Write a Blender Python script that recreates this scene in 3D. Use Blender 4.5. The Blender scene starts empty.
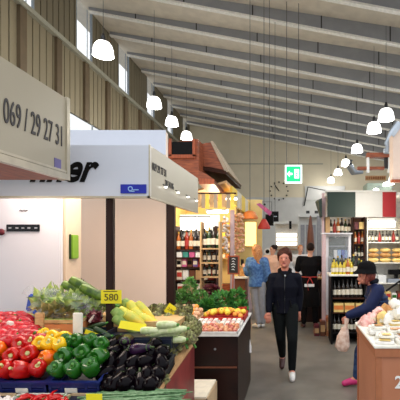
import bpy, bmesh, math, random
from mathutils import Vector, Matrix, Euler, noise
random.seed(7)
C = bpy.context.scene.collection
PI = math.pi
EYE = 1.75
F = 400.0
# ------------------------------------------------------------------ camera, world, exposure
cam = bpy.data.cameras.new('camera'); cam.lens = 36; cam.sensor_width = 36
cam.shift_x = -92/400; cam.shift_y = 43/400; cam.clip_end = 200; cam.clip_start = 0.05
camo = bpy.data.objects.new('camera', cam); C.objects.link(camo)
camo.location = (0, 0, EYE); camo.rotation_euler = (PI/2, 0, 0)
bpy.context.scene.camera = camo
w = bpy.data.worlds.new('daylight'); bpy.context.scene.world = w; w.use_nodes = True
nt = w.node_tree; bg = nt.nodes['Background']; tc = nt.nodes.new('ShaderNodeTexCoord'); sp = nt.nodes.new('ShaderNodeSeparateXYZ'); rp = nt.nodes.new('ShaderNodeValToRGB')
nt.links.new(tc.outputs['Generated'], sp.inputs[0]); nt.links.new(sp.outputs['Z'], rp.inputs[0]); nt.links.new(rp.outputs[0], bg.inputs[0])
rp.color_ramp.elements[0].position = 0.0; rp.color_ramp.elements[0].color = (.34, .35, .36, 1); rp.color_ramp.elements[1].position = .55; rp.color_ramp.elements[1].color = (.93, .97, 1, 1)
bg.inputs[1].default_value = 1.35
vs = bpy.context.scene.view_settings
vs.view_transform = 'Standard'; vs.look = 'None'; vs.gamma = 1; vs.exposure = 0.42; vs.use_curve_mapping = False

def area(name, loc, rot, sx, sy, power, col=(1, 1, 1)):
    l = bpy.data.lights.new(name, 'AREA'); l.shape = 'RECTANGLE'; l.size = sx; l.size_y = sy; l.energy = power; l.color = col
    o = bpy.data.objects.new(name, l); C.objects.link(o); o.location = loc; o.rotation_euler = rot
    return o
def point(name, loc, power, col=(1, .8, .6), r=.15):
    l = bpy.data.lights.new(name, 'POINT'); l.energy = power; l.color = col; l.shadow_soft_size = r
    o = bpy.data.objects.new(name, l); C.objects.link(o); o.location = loc
    return o



# ------------------------------------------------------------------ materials
def lin(c):
    return tuple(((v/255)/12.92 if v/255 <= .04045 else ((v/255+.055)/1.055)**2.4) for v in c)
MATS = {}
def mat(name, rgb, rough=.6, metal=0, var=.12, scale=14, rgb2=None, emit=None, bump=0, trans=0, alpha=1, spec=None, stretch=None):
    if name in MATS: return MATS[name]
    m = bpy.data.materials.new(name); m.use_nodes = True; nt = m.node_tree; p = nt.nodes['Principled BSDF']
    c = lin(rgb); c2 = lin(rgb2) if rgb2 else tuple(v*(1-var) for v in c)
    tc = nt.nodes.new('ShaderNodeTexCoord'); n = nt.nodes.new('ShaderNodeTexNoise'); n.inputs['Scale'].default_value = scale
    n.inputs['Detail'].default_value = 3
    if stretch:
        mp = nt.nodes.new('ShaderNodeMapping'); mp.inputs['Scale'].default_value = stretch
        nt.links.new(tc.outputs['Object'], mp.inputs[0]); nt.links.new(mp.outputs[0], n.inputs['Vector'])
    else: nt.links.new(tc.outputs['Object'], n.inputs['Vector'])
    r = nt.nodes.new('ShaderNodeValToRGB'); r.color_ramp.elements[0].position = .38; r.color_ramp.elements[1].position = .62
    r.color_ramp.elements[0].color = (*c2, 1); r.color_ramp.elements[1].color = (*c, 1)
    nt.links.new(n.outputs[0], r.inputs[0]); nt.links.new(r.outputs[0], p.inputs['Base Color'])
    p.inputs['Roughness'].default_value = rough; p.inputs['Metallic'].default_value = metal
    if spec is not None: p.inputs['Specular IOR Level'].default_value = spec
    if trans: p.inputs['Transmission Weight'].default_value = trans; p.inputs['IOR'].default_value = 1.2
    if alpha < 1: p.inputs['Alpha'].default_value = alpha
    if bump:
        b = nt.nodes.new('ShaderNodeBump'); b.inputs['Strength'].default_value = bump; b.inputs['Distance'].default_value = .02
        nt.links.new(n.outputs[0], b.inputs['Height']); nt.links.new(b.outputs[0], p.inputs['Normal'])
    if emit: p.inputs['Emission Color'].default_value = (*lin(rgb), 1); p.inputs['Emission Strength'].default_value = emit
    MATS[name] = m; return m
M = lambda n: MATS[n]
mat('floor', (124, 117, 108), .36, scale=2.2, rgb2=(106, 100, 92), bump=.05)
mat('ceiling', (226, 216, 198), .8, scale=3, var=.1)
mat('beam', (156, 158, 162), .7, scale=2, var=.1)
mat('beam_edge', (250, 248, 240), .5)
mat('joint', (52, 50, 48), .7)
mat('far_wall', (226, 216, 192), .85, scale=1.2, var=.05)
mat('far_wall_low', (214, 214, 212), .8, scale=2, var=.06)
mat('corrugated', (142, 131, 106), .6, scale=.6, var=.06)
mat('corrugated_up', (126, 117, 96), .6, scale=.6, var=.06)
mat('groove', (62, 56, 44), .8)
mat('pilaster', (104, 88, 66), .7, scale=3)
mat('rail', (168, 166, 150), .5)
mat('window_frame', (150, 160, 170), .5)
mat('glass', (235, 242, 250), .05, alpha=.12)
mat('sign_cream_shaded', (172, 162, 142), .35, var=.03, scale=4)  # cream, with the dimmer light on aisle-side boards put into the colour
mat('sign_white', (214, 218, 230), .35, var=.03, scale=4)
mat('sign_trim', (196, 186, 166), .3, metal=.3)
mat('ink', (62, 58, 60), .5); mat('black', (16, 15, 16), .45, spec=.12); mat('blackgloss', (12, 12, 16), .15)
mat('logo_blue', (22, 40, 170), .4); mat('white', (240, 240, 238), .5, var=.04); mat('logo_light', (150, 190, 240), .4)
mat('emblem', (110, 100, 150), .4)
mat('soffit', (170, 84, 46), .5, scale=6, rgb2=(140, 66, 38), stretch=(8, 1, 1))
mat('wood_orange', (158, 84, 50), .5, scale=5, rgb2=(120, 60, 38), stretch=(1, 1, 8))
mat('wood_dark', (70, 40, 28), .55, scale=6, rgb2=(50, 28, 22), spec=.12, stretch=(1, 1, 6))
mat('roof_grey', (176, 158, 136), .7, scale=5)
mat('partition', (232, 212, 196), .5, var=.03, scale=2)
mat('fridge', (228, 226, 232), .3, var=.02, scale=2)
mat('fridge_side', (226, 204, 180), .4, var=.04)
mat('post', (52, 36, 34), .4, scale=8, spec=.12)
mat('green_plastic', (132, 178, 50), .35); mat('dark_green', (30, 60, 24), .5)
mat('blue_crate', (26, 38, 100), .35, scale=20); mat('dark_crate', (26, 32, 52), .4); mat('black_net', (20, 20, 24), .6)
mat('crate_wood', (206, 172, 118), .6, scale=8, rgb2=(180, 140, 90), stretch=(2, 8, 8))
mat('crate_orange', (204, 128, 74), .6, scale=8)
mat('crate_green', (90, 150, 50), .5); mat('carton', (196, 168, 132), .75, scale=6)
mat('red_panel', (142, 46, 44), .4, scale=4, rgb2=(104, 28, 28)); mat('edge_wood', (206, 160, 110), .5)
mat('counter_dark', (40, 18, 14), .4, scale=4, rgb2=(28, 13, 11), spec=.3)
mat('red_pepper', (206, 22, 18), .22, scale=10, rgb2=(172, 12, 14)); mat('orange_pepper', (240, 120, 14), .22, rgb2=(228, 92, 8))
mat('yellow_pepper', (248, 200, 22), .25, rgb2=(236, 180, 14)); mat('green_pepper', (40, 108, 26), .2, scale=12, rgb2=(24, 80, 18))
mat('light_pepper', (150, 180, 50), .25); mat('stem_green', (70, 130, 40), .5); mat('stem_pale', (206, 210, 140), .5)
mat('crimson', (206, 24, 40), .25, rgb2=(170, 14, 30)); mat('eggplant', (9, 3, 8), .14, rgb2=(6, 2, 6), spec=.08); mat('eggplant_violet', (50, 24, 54), .15, rgb2=(28, 12, 36), spec=.3)
mat('calyx', (60, 84, 40), .6); mat('chili', (200, 20, 16), .25)
mat('courgette_pale', (214, 220, 176), .35, scale=26, rgb2=(178, 196, 130)); mat('courgette_yellow', (244, 206, 62), .35, rgb2=(200, 200, 80))
mat('courgette_green', (104, 134, 40), .35, scale=30, rgb2=(48, 80, 24))
mat('artichoke', (148, 150, 92), .6, scale=40, rgb2=(96, 88, 62)); mat('leaf', (120, 176, 84), .6, rgb2=(60, 116, 48)); mat('leaf_dark', (84, 156, 62), .6, rgb2=(36, 96, 36))
mat('leaf_light', (186, 200, 110), .6, rgb2=(120, 150, 70)); mat('leaf_tan', (170, 150, 90), .7, rgb2=(110, 110, 60))
mat('film', (232, 238, 244), .12, alpha=.16); mat('film_blue', (58, 92, 190), .4)
mat('radicchio', (104, 22, 36), .5, scale=40, rgb2=(70, 14, 26)); mat('radicchio_white', (220, 200, 190), .5)
mat('tag_yellow', (240, 224, 30), .6, var=.04); mat('tag_ink', (96, 84, 30), .7); mat('tag_white', (232, 228, 216), .6)
mat('asparagus', (116, 150, 108), .5, scale=30, rgb2=(70, 110, 66)); mat('garlic', (230, 220, 214), .5)
mat('apricot', (244, 170, 70), .5, rgb2=(236, 132, 50)); mat('lemon', (246, 214, 70), .45); mat('peach', (196, 118, 84), .5, rgb2=(226, 176, 130))
mat('potato', (226, 178, 140), .6); mat('tray_white', (240, 236, 230), .5); mat('sausage', (170, 66, 50), .5, rgb2=(220, 150, 130), scale=30)
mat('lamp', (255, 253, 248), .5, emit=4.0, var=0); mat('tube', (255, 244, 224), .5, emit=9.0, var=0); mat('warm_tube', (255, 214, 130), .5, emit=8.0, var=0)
mat('metal_dark', (60, 60, 62), .4, metal=.6); mat('steel', (190, 196, 204), .3, metal=.8); mat('cable', (96, 94, 90), .6)
mat('exit_green', (16, 200, 120), .5, emit=.9, var=0); mat('exit_white', (235, 255, 245), .5, emit=1.4, var=0)
mat('bottle_dark', (34, 24, 18), .15); mat('bottle_green', (34, 58, 30), .15); mat('bottle_red', (150, 42, 22), .15); mat('bottle_amber', (176, 96, 36), .15); mat('bottle_oil', (206, 180, 44), .15)
mat('label_cream', (232, 222, 200), .6); mat('label_red', (170, 50, 50), .6); mat('cap_gold', (196, 160, 70), .35); mat('cap_black', (24, 22, 22), .4)
mat('shop_warm', (250, 222, 150), .7, scale=3); mat('shop_yellow', (250, 216, 90), .7); mat('shop_white', (240, 238, 232), .6); mat('backlit', (255, 248, 236), .5, emit=1.6, var=0); mat('backlit_yellow', (255, 232, 140), .5, emit=1.3, var=0)
mat('pink', (206, 96, 150), .5); mat('purple', (120, 90, 160), .5); mat('teal', (60, 150, 140), .5); mat('red', (190, 50, 40), .5); mat('orange', (226, 130, 60), .5); mat('brown', (112, 62, 40), .5); mat('tan', (200, 160, 112), .6); mat('rose', (206, 176, 178), .5)
mat('flag_green', (10, 36, 26), .6, var=.06); mat('flag_white', (184, 182, 176), .6, var=.03); mat('flag_red', (150, 20, 26), .6, var=.05)
mat('skin', (214, 160, 136), .5, var=.06); mat('skin_rosy', (206, 132, 110), .5, var=.08); mat('lip', (150, 70, 66), .5); mat('eye', (30, 24, 22), .3)
mat('hair_brown', (84, 46, 34), .6, scale=60, rgb2=(54, 28, 22), spec=.12); mat('hair_ginger', (214, 150, 96), .6, scale=60, rgb2=(176, 108, 60)); mat('hair_dark', (38, 24, 20), .55, scale=60, spec=.12)
mat('hair_red', (136, 58, 40), .6, scale=60, rgb2=(96, 36, 28))
mat('navy', (13, 15, 27), .7, scale=20, spec=.12); mat('charcoal', (17, 21, 22), .8, scale=20, spec=.12); mat('shirt_black', (15, 13, 15), .8, spec=.12); mat('denim', (98, 136, 184), .8, scale=20, rgb2=(66, 98, 150), spec=.12); mat('jeans', (56, 78, 116), .8, scale=20, rgb2=(40, 58, 92), spec=.12)
mat('puffer', (34, 42, 78), .45, scale=10, rgb2=(30, 38, 70), spec=.12); mat('grey_cloth', (150, 150, 156), .8); mat('peach_cloth', (236, 190, 164), .8); mat('white_cloth', (232, 228, 226), .8)
mat('shoe_pink', (206, 50, 120), .5); mat('shoe_white', (226, 224, 220), .5); mat('shoe_brown', (74, 42, 40), .5); mat('bag', (206, 168, 146), .6, rgb2=(236, 214, 200), scale=18)
mat('counter_pink', (190, 126, 94), .45, scale=2, rgb2=(180, 116, 84)); mat('counter_edge', (176, 110, 74), .45); mat('cheese', (240, 208, 130), .5); mat('rind', (190, 150, 90), .6)
mat('bread', (216, 170, 104), .7, rgb2=(180, 120, 64)); mat('paper', (244, 240, 228), .6); mat('ham', (226, 156, 150), .5, rgb2=(244, 206, 196), scale=20); mat('box_beige', (232, 208, 192), .6, var=.03); mat('duct', (170, 178, 188), .3, metal=.7)
mat('chalk', (44, 40, 38), .8); mat('text_brown', (150, 84, 40), .6); mat('box_sage', (150, 164, 150), .6, var=.06)

# ------------------------------------------------------------------ mesh helpers
def wloc(o):
    v = Vector((0, 0, 0))
    while o: v += o.location; o = o.parent
    return v
class B:
    def __init__(s): s.bm = bmesh.new(); s.smooth = False
    def grow(s, n0, c, k):
        for v in list(s.bm.verts)[n0:]: v.co = Vector(c)+(v.co-Vector(c))*k
        return s
    def _faces(s, vs, fs):
        bv = [s.bm.verts.new(v) for v in vs]
        for f in fs:
            try: s.bm.faces.new([bv[i] for i in f])
            except ValueError: pass
        return s
    def box(s, x0, x1, y0, y1, z0, z1, bev=0):
        if bev:
            t = bmesh.new(); bmesh.ops.create_cube(t, size=1)
            bmesh.ops.scale(t, vec=(x1-x0, y1-y0, z1-z0), verts=t.verts); bmesh.ops.translate(t, vec=((x0+x1)/2, (y0+y1)/2, (z0+z1)/2), verts=t.verts)
            bmesh.ops.bevel(t, geom=t.edges[:], offset=bev, segments=2, affect='EDGES')
            t.verts.index_update(); vs = [v.co.copy() for v in t.verts]; fs = [[v.index for v in f.verts] for f in t.faces]; t.free()
            return s._faces(vs, fs)
        v = [(x, y, z) for z in (z0, z1) for y in (y0, y1) for x in (x0, x1)]
        return s._faces(v, [(0, 2, 3, 1), (4, 5, 7, 6), (0, 1, 5, 4), (2, 6, 7, 3), (0, 4, 6, 2), (1, 3, 7, 5)])
    def prism(s, pts, axis, a0, a1):
        n = len(pts)
        def mk(p, a): return (a, p[0], p[1]) if axis == 'x' else ((p[0], a, p[1]) if axis == 'y' else (p[0], p[1], a))
        v = [mk(p, a0) for p in pts]+[mk(p, a1) for p in pts]
        s._faces(v, [list(range(n))[::-1], list(range(n, 2*n))]+[(i, (i+1) % n, n+(i+1) % n, n+i) for i in range(n)])
        bmesh.ops.recalc_face_normals(s.bm, faces=s.bm.faces[:]); return s
    def hexa(s, near, far):   # two 4-point loops
        v = list(near)+list(far)
        s._faces(v, [(0, 1, 2, 3), (7, 6, 5, 4)]+[(i, 4+i, 4+(i+1) % 4, (i+1) % 4) for i in range(4)])
        bmesh.ops.recalc_face_normals(s.bm, faces=s.bm.faces[:]); return s
    def loft(s, rings, seg=20, lobes=None):   # (centre, rx, ry[, yaw])
        vs = []; fs = []
        for k, r in enumerate(rings):
            c, rx, ry = Vector(r[0]), r[1], r[2]; yaw = r[3] if len(r) > 3 else 0
            for i in range(seg):
                a = 2*PI*i/seg; x, y = rx*math.cos(a), ry*math.sin(a)
                vs.append((c.x+x*math.cos(yaw)-y*math.sin(yaw), c.y+x*math.sin(yaw)+y*math.cos(yaw), c.z))
        n = len(rings)
        for k in range(n-1):
            for i in range(seg):
                j = (i+1) % seg; fs.append((k*seg+i, k*seg+j, (k+1)*seg+j, (k+1)*seg+i))
        fs.append([i for i in range(seg)][::-1]); fs.append([(n-1)*seg+i for i in range(seg)])
        s._faces(vs, fs); s.smooth = True; return s
    def lathe(s, prof, c=(0, 0, 0), seg=20):
        c = Vector(c)
        return s.loft([((c.x, c.y, c.z+z), max(r, 1e-4), max(r, 1e-4)) for r, z in prof], seg)
    def cone(s, p0, p1, r0, r1, seg=12):
        p0 = Vector(p0); p1 = Vector(p1); d = (p1-p0)
        if d.length < 1e-6: return s
        q = d.to_track_quat('Z', 'Y'); vs = []
        for p, r in ((p0, r0), (p1, r1)):
            for i in range(seg): vs.append(p+q @ Vector((r*math.cos(2*PI*i/seg), r*math.sin(2*PI*i/seg), 0)))
        s._faces(vs, [tuple(range(seg))[::-1], tuple(range(seg, 2*seg))]+[(i, (i+1) % seg, seg+(i+1) % seg, seg+i) for i in range(seg)])
        return s
    def tube(s, pts, r, seg=8):
        rs = r if isinstance(r, (list, tuple)) else [r]*len(pts)
        pts = [Vector(p) for p in pts]; vs = []; fs = []
        for k, p in enumerate(pts):
            d = (pts[min(k+1, len(pts)-1)]-pts[max(k-1, 0)]); q = d.to_track_quat('Z', 'Y')
            for i in range(seg): vs.append(p+q @ Vector((rs[k]*math.cos(2*PI*i/seg), rs[k]*math.sin(2*PI*i/seg), 0)))
        for k in range(len(pts)-1):
            for i in range(seg):
                j = (i+1) % seg; fs.append((k*seg+i, k*seg+j, (k+1)*seg+j, (k+1)*seg+i))
        fs.append(list(range(seg))[::-1]); fs.append([(len(pts)-1)*seg+i for i in range(seg)])
        s._faces(vs, fs); s.smooth = True; return s
    def ell(s, c, r, seg=16, rot=None):
        if not isinstance(r, (list, tuple)): r = (r, r, r)
        c = Vector(c); rings = max(6, seg//2); vs = [Vector((0, 0, -r[2]))]; fs = []
        for k in range(1, rings):
            t = PI*k/rings
            for i in range(seg):
                a = 2*PI*i/seg; vs.append(Vector((r[0]*math.sin(t)*math.cos(a), r[1]*math.sin(t)*math.sin(a), -r[2]*math.cos(t))))
        vs.append(Vector((0, 0, r[2]))); L = len(vs)-1
        for i in range(seg):
            j = (i+1) % seg; fs.append((0, 1+j, 1+i)); fs.append((L, 1+(rings-2)*seg+i, 1+(rings-2)*seg+j))
            for k in range(rings-2): fs.append((1+k*seg+i, 1+k*seg+j, 1+(k+1)*seg+j, 1+(k+1)*seg+i))
        if rot is not None: e = Euler(rot); vs = [e.to_matrix() @ v for v in vs]
        s._faces([v+c for v in vs], fs); s.smooth = True; return s
    def limb(s, pts, rs, seg=14):
        for i in range(len(pts)-1): s.cone(pts[i], pts[i+1], rs[i], rs[i+1], seg)
        for p, r in zip(pts, rs): s.ell(p, r, 12)
        s.smooth = True; return s
    def leaves(s, c, r, n, size, rnd, up=.3):
        for _ in range(n):
            th = rnd.uniform(0, 2*PI); u = rnd.uniform(-1, 1); rr = rnd.uniform(.55, 1)**.6
            d = Vector((math.sqrt(1-u*u)*math.cos(th), math.sqrt(1-u*u)*math.sin(th), abs(u) if up > .5 else u))
            p = Vector(c)+Vector((d.x*r[0], d.y*r[1], d.z*r[2]))*rr
            q = (d+Vector((rnd.uniform(-.7, .7), rnd.uniform(-.7, .7), rnd.uniform(-.3, .7)))).normalized().to_track_quat('Y', 'Z')
            q = q @ Euler((0, rnd.uniform(0, PI), 0)).to_quaternion(); z = size*rnd.uniform(.6, 1.2)
            vv = [p+q @ Vector(v) for v in ((0, -z*.5, 0), (z*.32, 0, z*.1), (0, z*.6, 0), (-z*.32, 0, z*.1))]
            s._faces(vv, [(0, 1, 2, 3)])
        return s
    def done(s, name, m, parent=None, loc=None, remesh=None, smooth=None):
        sm = s.smooth if smooth is None else smooth
        if parent is not None: off = wloc(parent)
        elif loc is not None: off = Vector(loc)
        else:
            xs = [v.co for v in s.bm.verts]
            off = Vector(((min(v.x for v in xs)+max(v.x for v in xs))/2, (min(v.y for v in xs)+max(v.y for v in xs))/2, min(v.z for v in xs)))
        if off.length: bmesh.ops.translate(s.bm, vec=-off, verts=s.bm.verts)
        me = bpy.data.meshes.new(name); s.bm.to_mesh(me); s.bm.free()
        if remesh:
            t = bpy.data.objects.new('t', me); C.objects.link(t)
            r = t.modifiers.new('r', 'REMESH'); r.mode = 'VOXEL'; r.voxel_size = remesh
            sm2 = t.modifiers.new('s', 'SMOOTH'); sm2.factor = .5; sm2.iterations = 3
            bpy.context.view_layer.update(); dg = bpy.context.evaluated_depsgraph_get()
            me2 = bpy.data.meshes.new_from_object(t.evaluated_get(dg)); bpy.data.objects.remove(t); me = me2; me.name = name; sm = True
        if sm:
            me.shade_smooth()
            if not remesh:
                try: me.set_sharp_from_angle(angle=math.radians(50))
                except Exception: pass
        me.materials.clear(); me.materials.append(m if not isinstance(m, str) else MATS[m])
        o = bpy.data.objects.new(name, me); C.objects.link(o)
        if parent is not None: o.parent = parent
        else: o.location = off
        return o
def tag(o, label=None, cat=None, group=None, kind=None):
    if label: o['label'] = label
    if cat: o['category'] = cat
    if group: o['group'] = group
    if kind: o['kind'] = kind
    return o
def thing(name, label, cat, loc=(0, 0, 0), group=None):
    o = bpy.data.objects.new(name, None); C.objects.link(o); o.location = loc; o.empty_display_size = .05
    return tag(o, label, cat, group)
def struct(b, name, m, **k): return tag(b.done(name, m, loc=(0, 0, 0), **k), kind='structure')
def dup(root, loc, rot=None, label=None, group=None, scale=None, mats=None):
    def cp(o, par):
        c = o.copy(); C.objects.link(c)
        if par is not None: c.parent = par
        if mats and o.type == 'MESH' and o.data.materials and o.data.materials[0].name in mats:
            c.material_slots[0].link = 'OBJECT'; c.material_slots[0].material = MATS[mats[o.data.materials[0].name]]
        for ch in o.children: cp(ch, c)
        return c
    r = cp(root, None); r.location = loc
    if rot is not None: r.rotation_euler = rot
    if scale is not None: r.scale = (scale,)*3 if not isinstance(scale, (tuple, list)) else scale
    if label: r['label'] = label
    if group: r['group'] = group
    return r
PROTOS = []
class Proto:   # the first plain call moves the source itself, later calls copy it; never-placed sources are removed at the end
    def __init__(s, root): s.root = root; s.used = False; PROTOS.append(s)
    def put(s, loc, rot=(0, 0, 0), label=None, group=None, scale=1, mats=None):
        if s.used or mats: return dup(s.root, loc, rot, label, group, scale, mats)
        s.used = True; r = s.root; r.location = loc; r.rotation_euler = rot
        r.scale = (scale,)*3 if not isinstance(scale, (tuple, list)) else scale
        if label: r['label'] = label
        if group: r['group'] = group
        return r
def P(px, py, d): return Vector(((px-292)/F*d, d, EYE-(py-243)/F*d))
def text(s, size, m, parent, loc, facing='front', sx=1, shear=0, bold=0, name='lettering', align='LEFT', ex=.002):
    cu = bpy.data.curves.new(name, 'FONT'); cu.body = s; cu.size = size; cu.shear = shear; cu.offset = bold; cu.extrude = ex; cu.align_x = align
    t = bpy.data.objects.new('t', cu); C.objects.link(t); bpy.context.view_layer.update()
    me = bpy.data.meshes.new_from_object(t.evaluated_get(bpy.context.evaluated_depsgraph_get())); bpy.data.objects.remove(t)
    me.transform(Matrix.Scale(sx, 4, (1, 0, 0)))
    if facing == 'front': R = Matrix.Rotation(PI/2, 4, 'X')
    else: R = Matrix.Rotation(PI/2, 4, 'Z') @ Matrix.Rotation(PI/2, 4, 'X')
    me.transform(Matrix.Translation(Vector(loc)-(wloc(parent) if parent else Vector())) @ R)
    me.materials.clear(); me.materials.append(MATS[m]); o = bpy.data.objects.new(name, me); C.objects.link(o); o.parent = parent
    return o
ORD = ['first', 'second', 'third', 'fourth', 'fifth', 'sixth', 'seventh', 'eighth', 'ninth', 'tenth', 'eleventh', 'twelfth', 'thirteenth', 'fourteenth', 'fifteenth', 'sixteenth', 'seventeenth', 'eighteenth', 'nineteenth', 'twentieth']

# ------------------------------------------------------------------ hall shell
XL, YF = -7.2, 28.5
zb = lambda x: EYE+6.84-.19*x          # underside of the beams
hb = lambda x: max(.12, .40+.035*x)    # beam depth
zc = lambda x: zb(x)+hb(x)
struct(B().box(-9, 11, -3, 32, -.1, 0), 'floor', 'floor')
struct(B().prism([(-8.2, zc(-8.2)), (11, zc(11)), (11, zc(11)+.2), (-8.2, zc(-8.2)+.2)], 'y', 8.0, YF+1), 'ceiling', 'ceiling')
for k in range(-2, 10):
    d = 12.5+1.65*k
    b = struct(B().prism([(-7.2, zb(-7.2)), (11, zb(11)), (11, zc(11)), (-7.2, zc(-7.2))], 'y', d, d+.12), 'trim_ceiling_beam', 'beam')
    e = B().prism([(-7.2, zb(-7.2)-.025), (11, zb(11)-.025), (11, zb(11)+.035), (-7.2, zb(-7.2)+.035)], 'y', d-.02, d+.14).done('beam_edge', 'beam_edge', b)
    j = B()
    for x in (-5.55, -3.4, -1.25, .9, 3.05, 5.2, 7.35): j.prism([(x, zb(x)), (x+.035, zb(x)), (x+.035, zc(x)), (x, zc(x))], 'y', d-.012, d)
    j.done('joint_strip', 'joint', b)
struct(B().box(-8, 11, YF, YF+.3, 5.0, 10.2), 'wall_far', 'far_wall')
struct(B().box(-8, 11, YF, YF+.25, 0, 5.0), 'wall_far.001', 'far_wall_low')
struct(B().box(XL, 2.2, YF-.02, YF+.01, 7.35, 7.42), 'trim_far_wall', 'rail')
# left wall: low part, window band, ribbed cladding, ledge, upper cladding with windows
def ribbed(x, y0, y1, z0, z1, name, m, per=.41):
    b = B(); y = y0
    while y < y1-.02:
        e = min(y+per-.05, y1)
        b.box(x-.06, x, y, e, z0, z1); y += per
    o = struct(b, name, m)
    B().box(x-.1, x-.045, y0, y1, z0, z1).done('cladding_groove', 'groove', o)
    return o
struct(B().box(XL-.2, XL, -3, YF, 0, 4.3), 'wall_left', 'far_wall_low')
ribbed(XL, 4, YF, 6.02, 8.02, 'wall_left.001', 'corrugated', .31)
wf = struct(B().box(XL-.1, XL+.02, 4, YF, 4.3, 4.36), 'window_1', 'window_frame')
fb = B(); y = 4.6
while y < YF: fb.box(XL-.07, XL-.04, y, y+.07, 4.36, 6.02); y += 1.65
fb.done('mullion', 'window_frame', wf)
B().box(XL-.06, XL-.045, 4, YF, 4.36, 6.02).done('pane', 'glass', wf)
struct(B().box(XL-.12, XL+.14, 4, YF, 8.0, 8.14), 'trim_ledge', 'rail')
k = 0; y = 7.3
while y < YF:
    struct(B().box(XL-.02, XL+.09, y-.13, y+.13, 6.0, 8.0), 'trim_pilaster', 'pilaster'); y += 1.65
XU = XL-.1; wi = 2; y = 3.68; prev = 3.0
while y < YF:
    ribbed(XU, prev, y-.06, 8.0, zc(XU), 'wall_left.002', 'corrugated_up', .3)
    f = B(); f.box(XU-.06, XU-.0, y-.06, y, 8.0, 10.1); f.box(XU-.06, XU, y+1.0, y+1.06, 8.0, 10.1); f.box(XU-.05, XU-.03, y+.74, y+.77, 8.0, 10.1)
    fo = struct(f, 'window_%d' % wi, 'window_frame'); wi += 1
    B().box(XU-.05, XU-.035, y, y+1.0, 8.0, 10.1).done('pane', 'glass', fo)
    prev = y+1.06; y += 3.3
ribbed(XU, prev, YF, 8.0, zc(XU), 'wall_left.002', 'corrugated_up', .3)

# ------------------------------------------------------------------ pendant lamps
def make_lamp():
    t = thing('pendant_lamp', 'x', 'lamp', (0, 0, 0), 'white dome pendant lamps')
    B().lathe([(.0, .35), (.07, .35), (.15, .325), (.20, .26), (.23, .16), (.25, 0), (.235, 0), (.21, .15), (.18, .24), (.12, .30), (.0, .31)]).done('lamp_shade', 'lamp', t)
    B().lathe([(.0, .35), (.05, .35), (.055, .46), (.03, .55), (.0, .57)]).done('lamp_cap', 'metal_dark', t)
    return t
lampL = [(-4.72, 10, 6.43, 'large white dome pendant lamp highest at upper left beside windows'), (-4.72, 13.7, 6.4, 'second white dome pendant lamp in the left row'),
         (-4.75, 15.8, 6.4, 'third white dome pendant lamp in the left row'), (-4.72, 17.9, 6.4, 'farthest white dome pendant lamp above the wooden box in left row')]
lampR = [(2.94, 12.5, 5.6, 'nearest and largest white dome pendant lamp in the right row'), (2.83, 13.8, 5.57, 'second largest dome pendant lamp in right row, lower left of nearest'),
         (2.83, 17.4, 5.7, 'third dome pendant lamp of right row left of the wooden gallery beam'), (2.83, 21, 5.8, 'fourth dome pendant lamp from the front in the right row'),
         (2.76, 24, 5.85, 'fifth dome pendant lamp, second smallest in the right row'), (2.63, 27, 5.85, 'smallest farthest dome pendant lamp in the right row')]
lp = make_lamp()
for i, (x, y, z, lab) in enumerate(lampL+lampR):
    t = lp if i == 0 else dup(lp, (x, y, z))
    t.location = (x, y, z); t['label'] = lab
for t in [o for o in C.objects if o.name.startswith('pendant_lamp')]:
    x, y, z = t.location
    B().tube([(x, y, z+.55), (x, y, zc(x)+.02)], .007, 6).done('cable', 'cable', t)
    point('pendant_light', (x, y, z-.12), 60, (1, .97, .9), .2)
# exit sign
t = thing('exit_sign', 'green illuminated exit sign with white arrow hanging from the ceiling', 'sign', P(293.5, 183, 12))
a, c = P(285, 183, 12), P(302, 165, 12)
B().box(a.x, c.x, 12, 12.09, a.z, c.z).done('housing', 'exit_white', t)
B().box(a.x+.04, c.x-.04, 11.99, 12.0, a.z+.04, c.z-.04).done('green_face', 'exit_green', t)
zz = (a.z+c.z)/2; ar = B().box(a.x+.12, a.x+.22, 11.98, 11.99, zz-.03, zz+.03); ar.prism([(a.x+.06, zz), (a.x+.14, zz+.09), (a.x+.14, zz-.09)], 'y', 11.98, 11.99); ar.done('arrow', 'exit_white', t)
dr = B().box(a.x+.28, a.x+.42, 11.98, 11.99, zz-.13, zz+.14); dr.done('door_symbol', 'exit_white', t)
rn = B().ell((a.x+.36, 11.975, zz+.07), (.022, .004, .022), 8); rn.tube([(a.x+.36, 11.975, zz+.05), (a.x+.35, 11.975, zz-.03), (a.x+.32, 11.975, zz-.10)], .012, 5); rn.tube([(a.x+.35, 11.975, zz-.03), (a.x+.39, 11.975, zz-.1)], .012, 5); rn.tube([(a.x+.31, 11.975, zz), (a.x+.36, 11.975, zz+.03), (a.x+.4, 11.975, zz+.0)], .01, 5); rn.done('running_figure', 'exit_green', t)
for x in (a.x+.05, c.x-.1): B().tube([(x, 12.04, c.z), (x, 12.04, zc(x))], .01, 6).done('suspension_wire', 'cable', t)
# wall clock with loose hour marks
cc = P(279, 191, 28.4); t = thing('wall_clock', 'large round clock of separate hour marks on the far wall', 'clock', cc)
for i in range(12):
    a = 2*PI*i/12; p = cc+Vector((math.sin(a)*.68, 0, math.cos(a)*.68)); q = cc+Vector((math.sin(a)*.58, 0, math.cos(a)*.58))
    B().tube([p, q], .045, 4).done('hour_mark', 'black', t)
B().tube([cc, cc+Vector((-.25, -.01, .33))], .03, 4).done('hour_hand', 'black', t)
B().tube([cc, cc+Vector((-.32, -.01, .5))], .022, 4).done('minute_hand', 'black', t)
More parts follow.
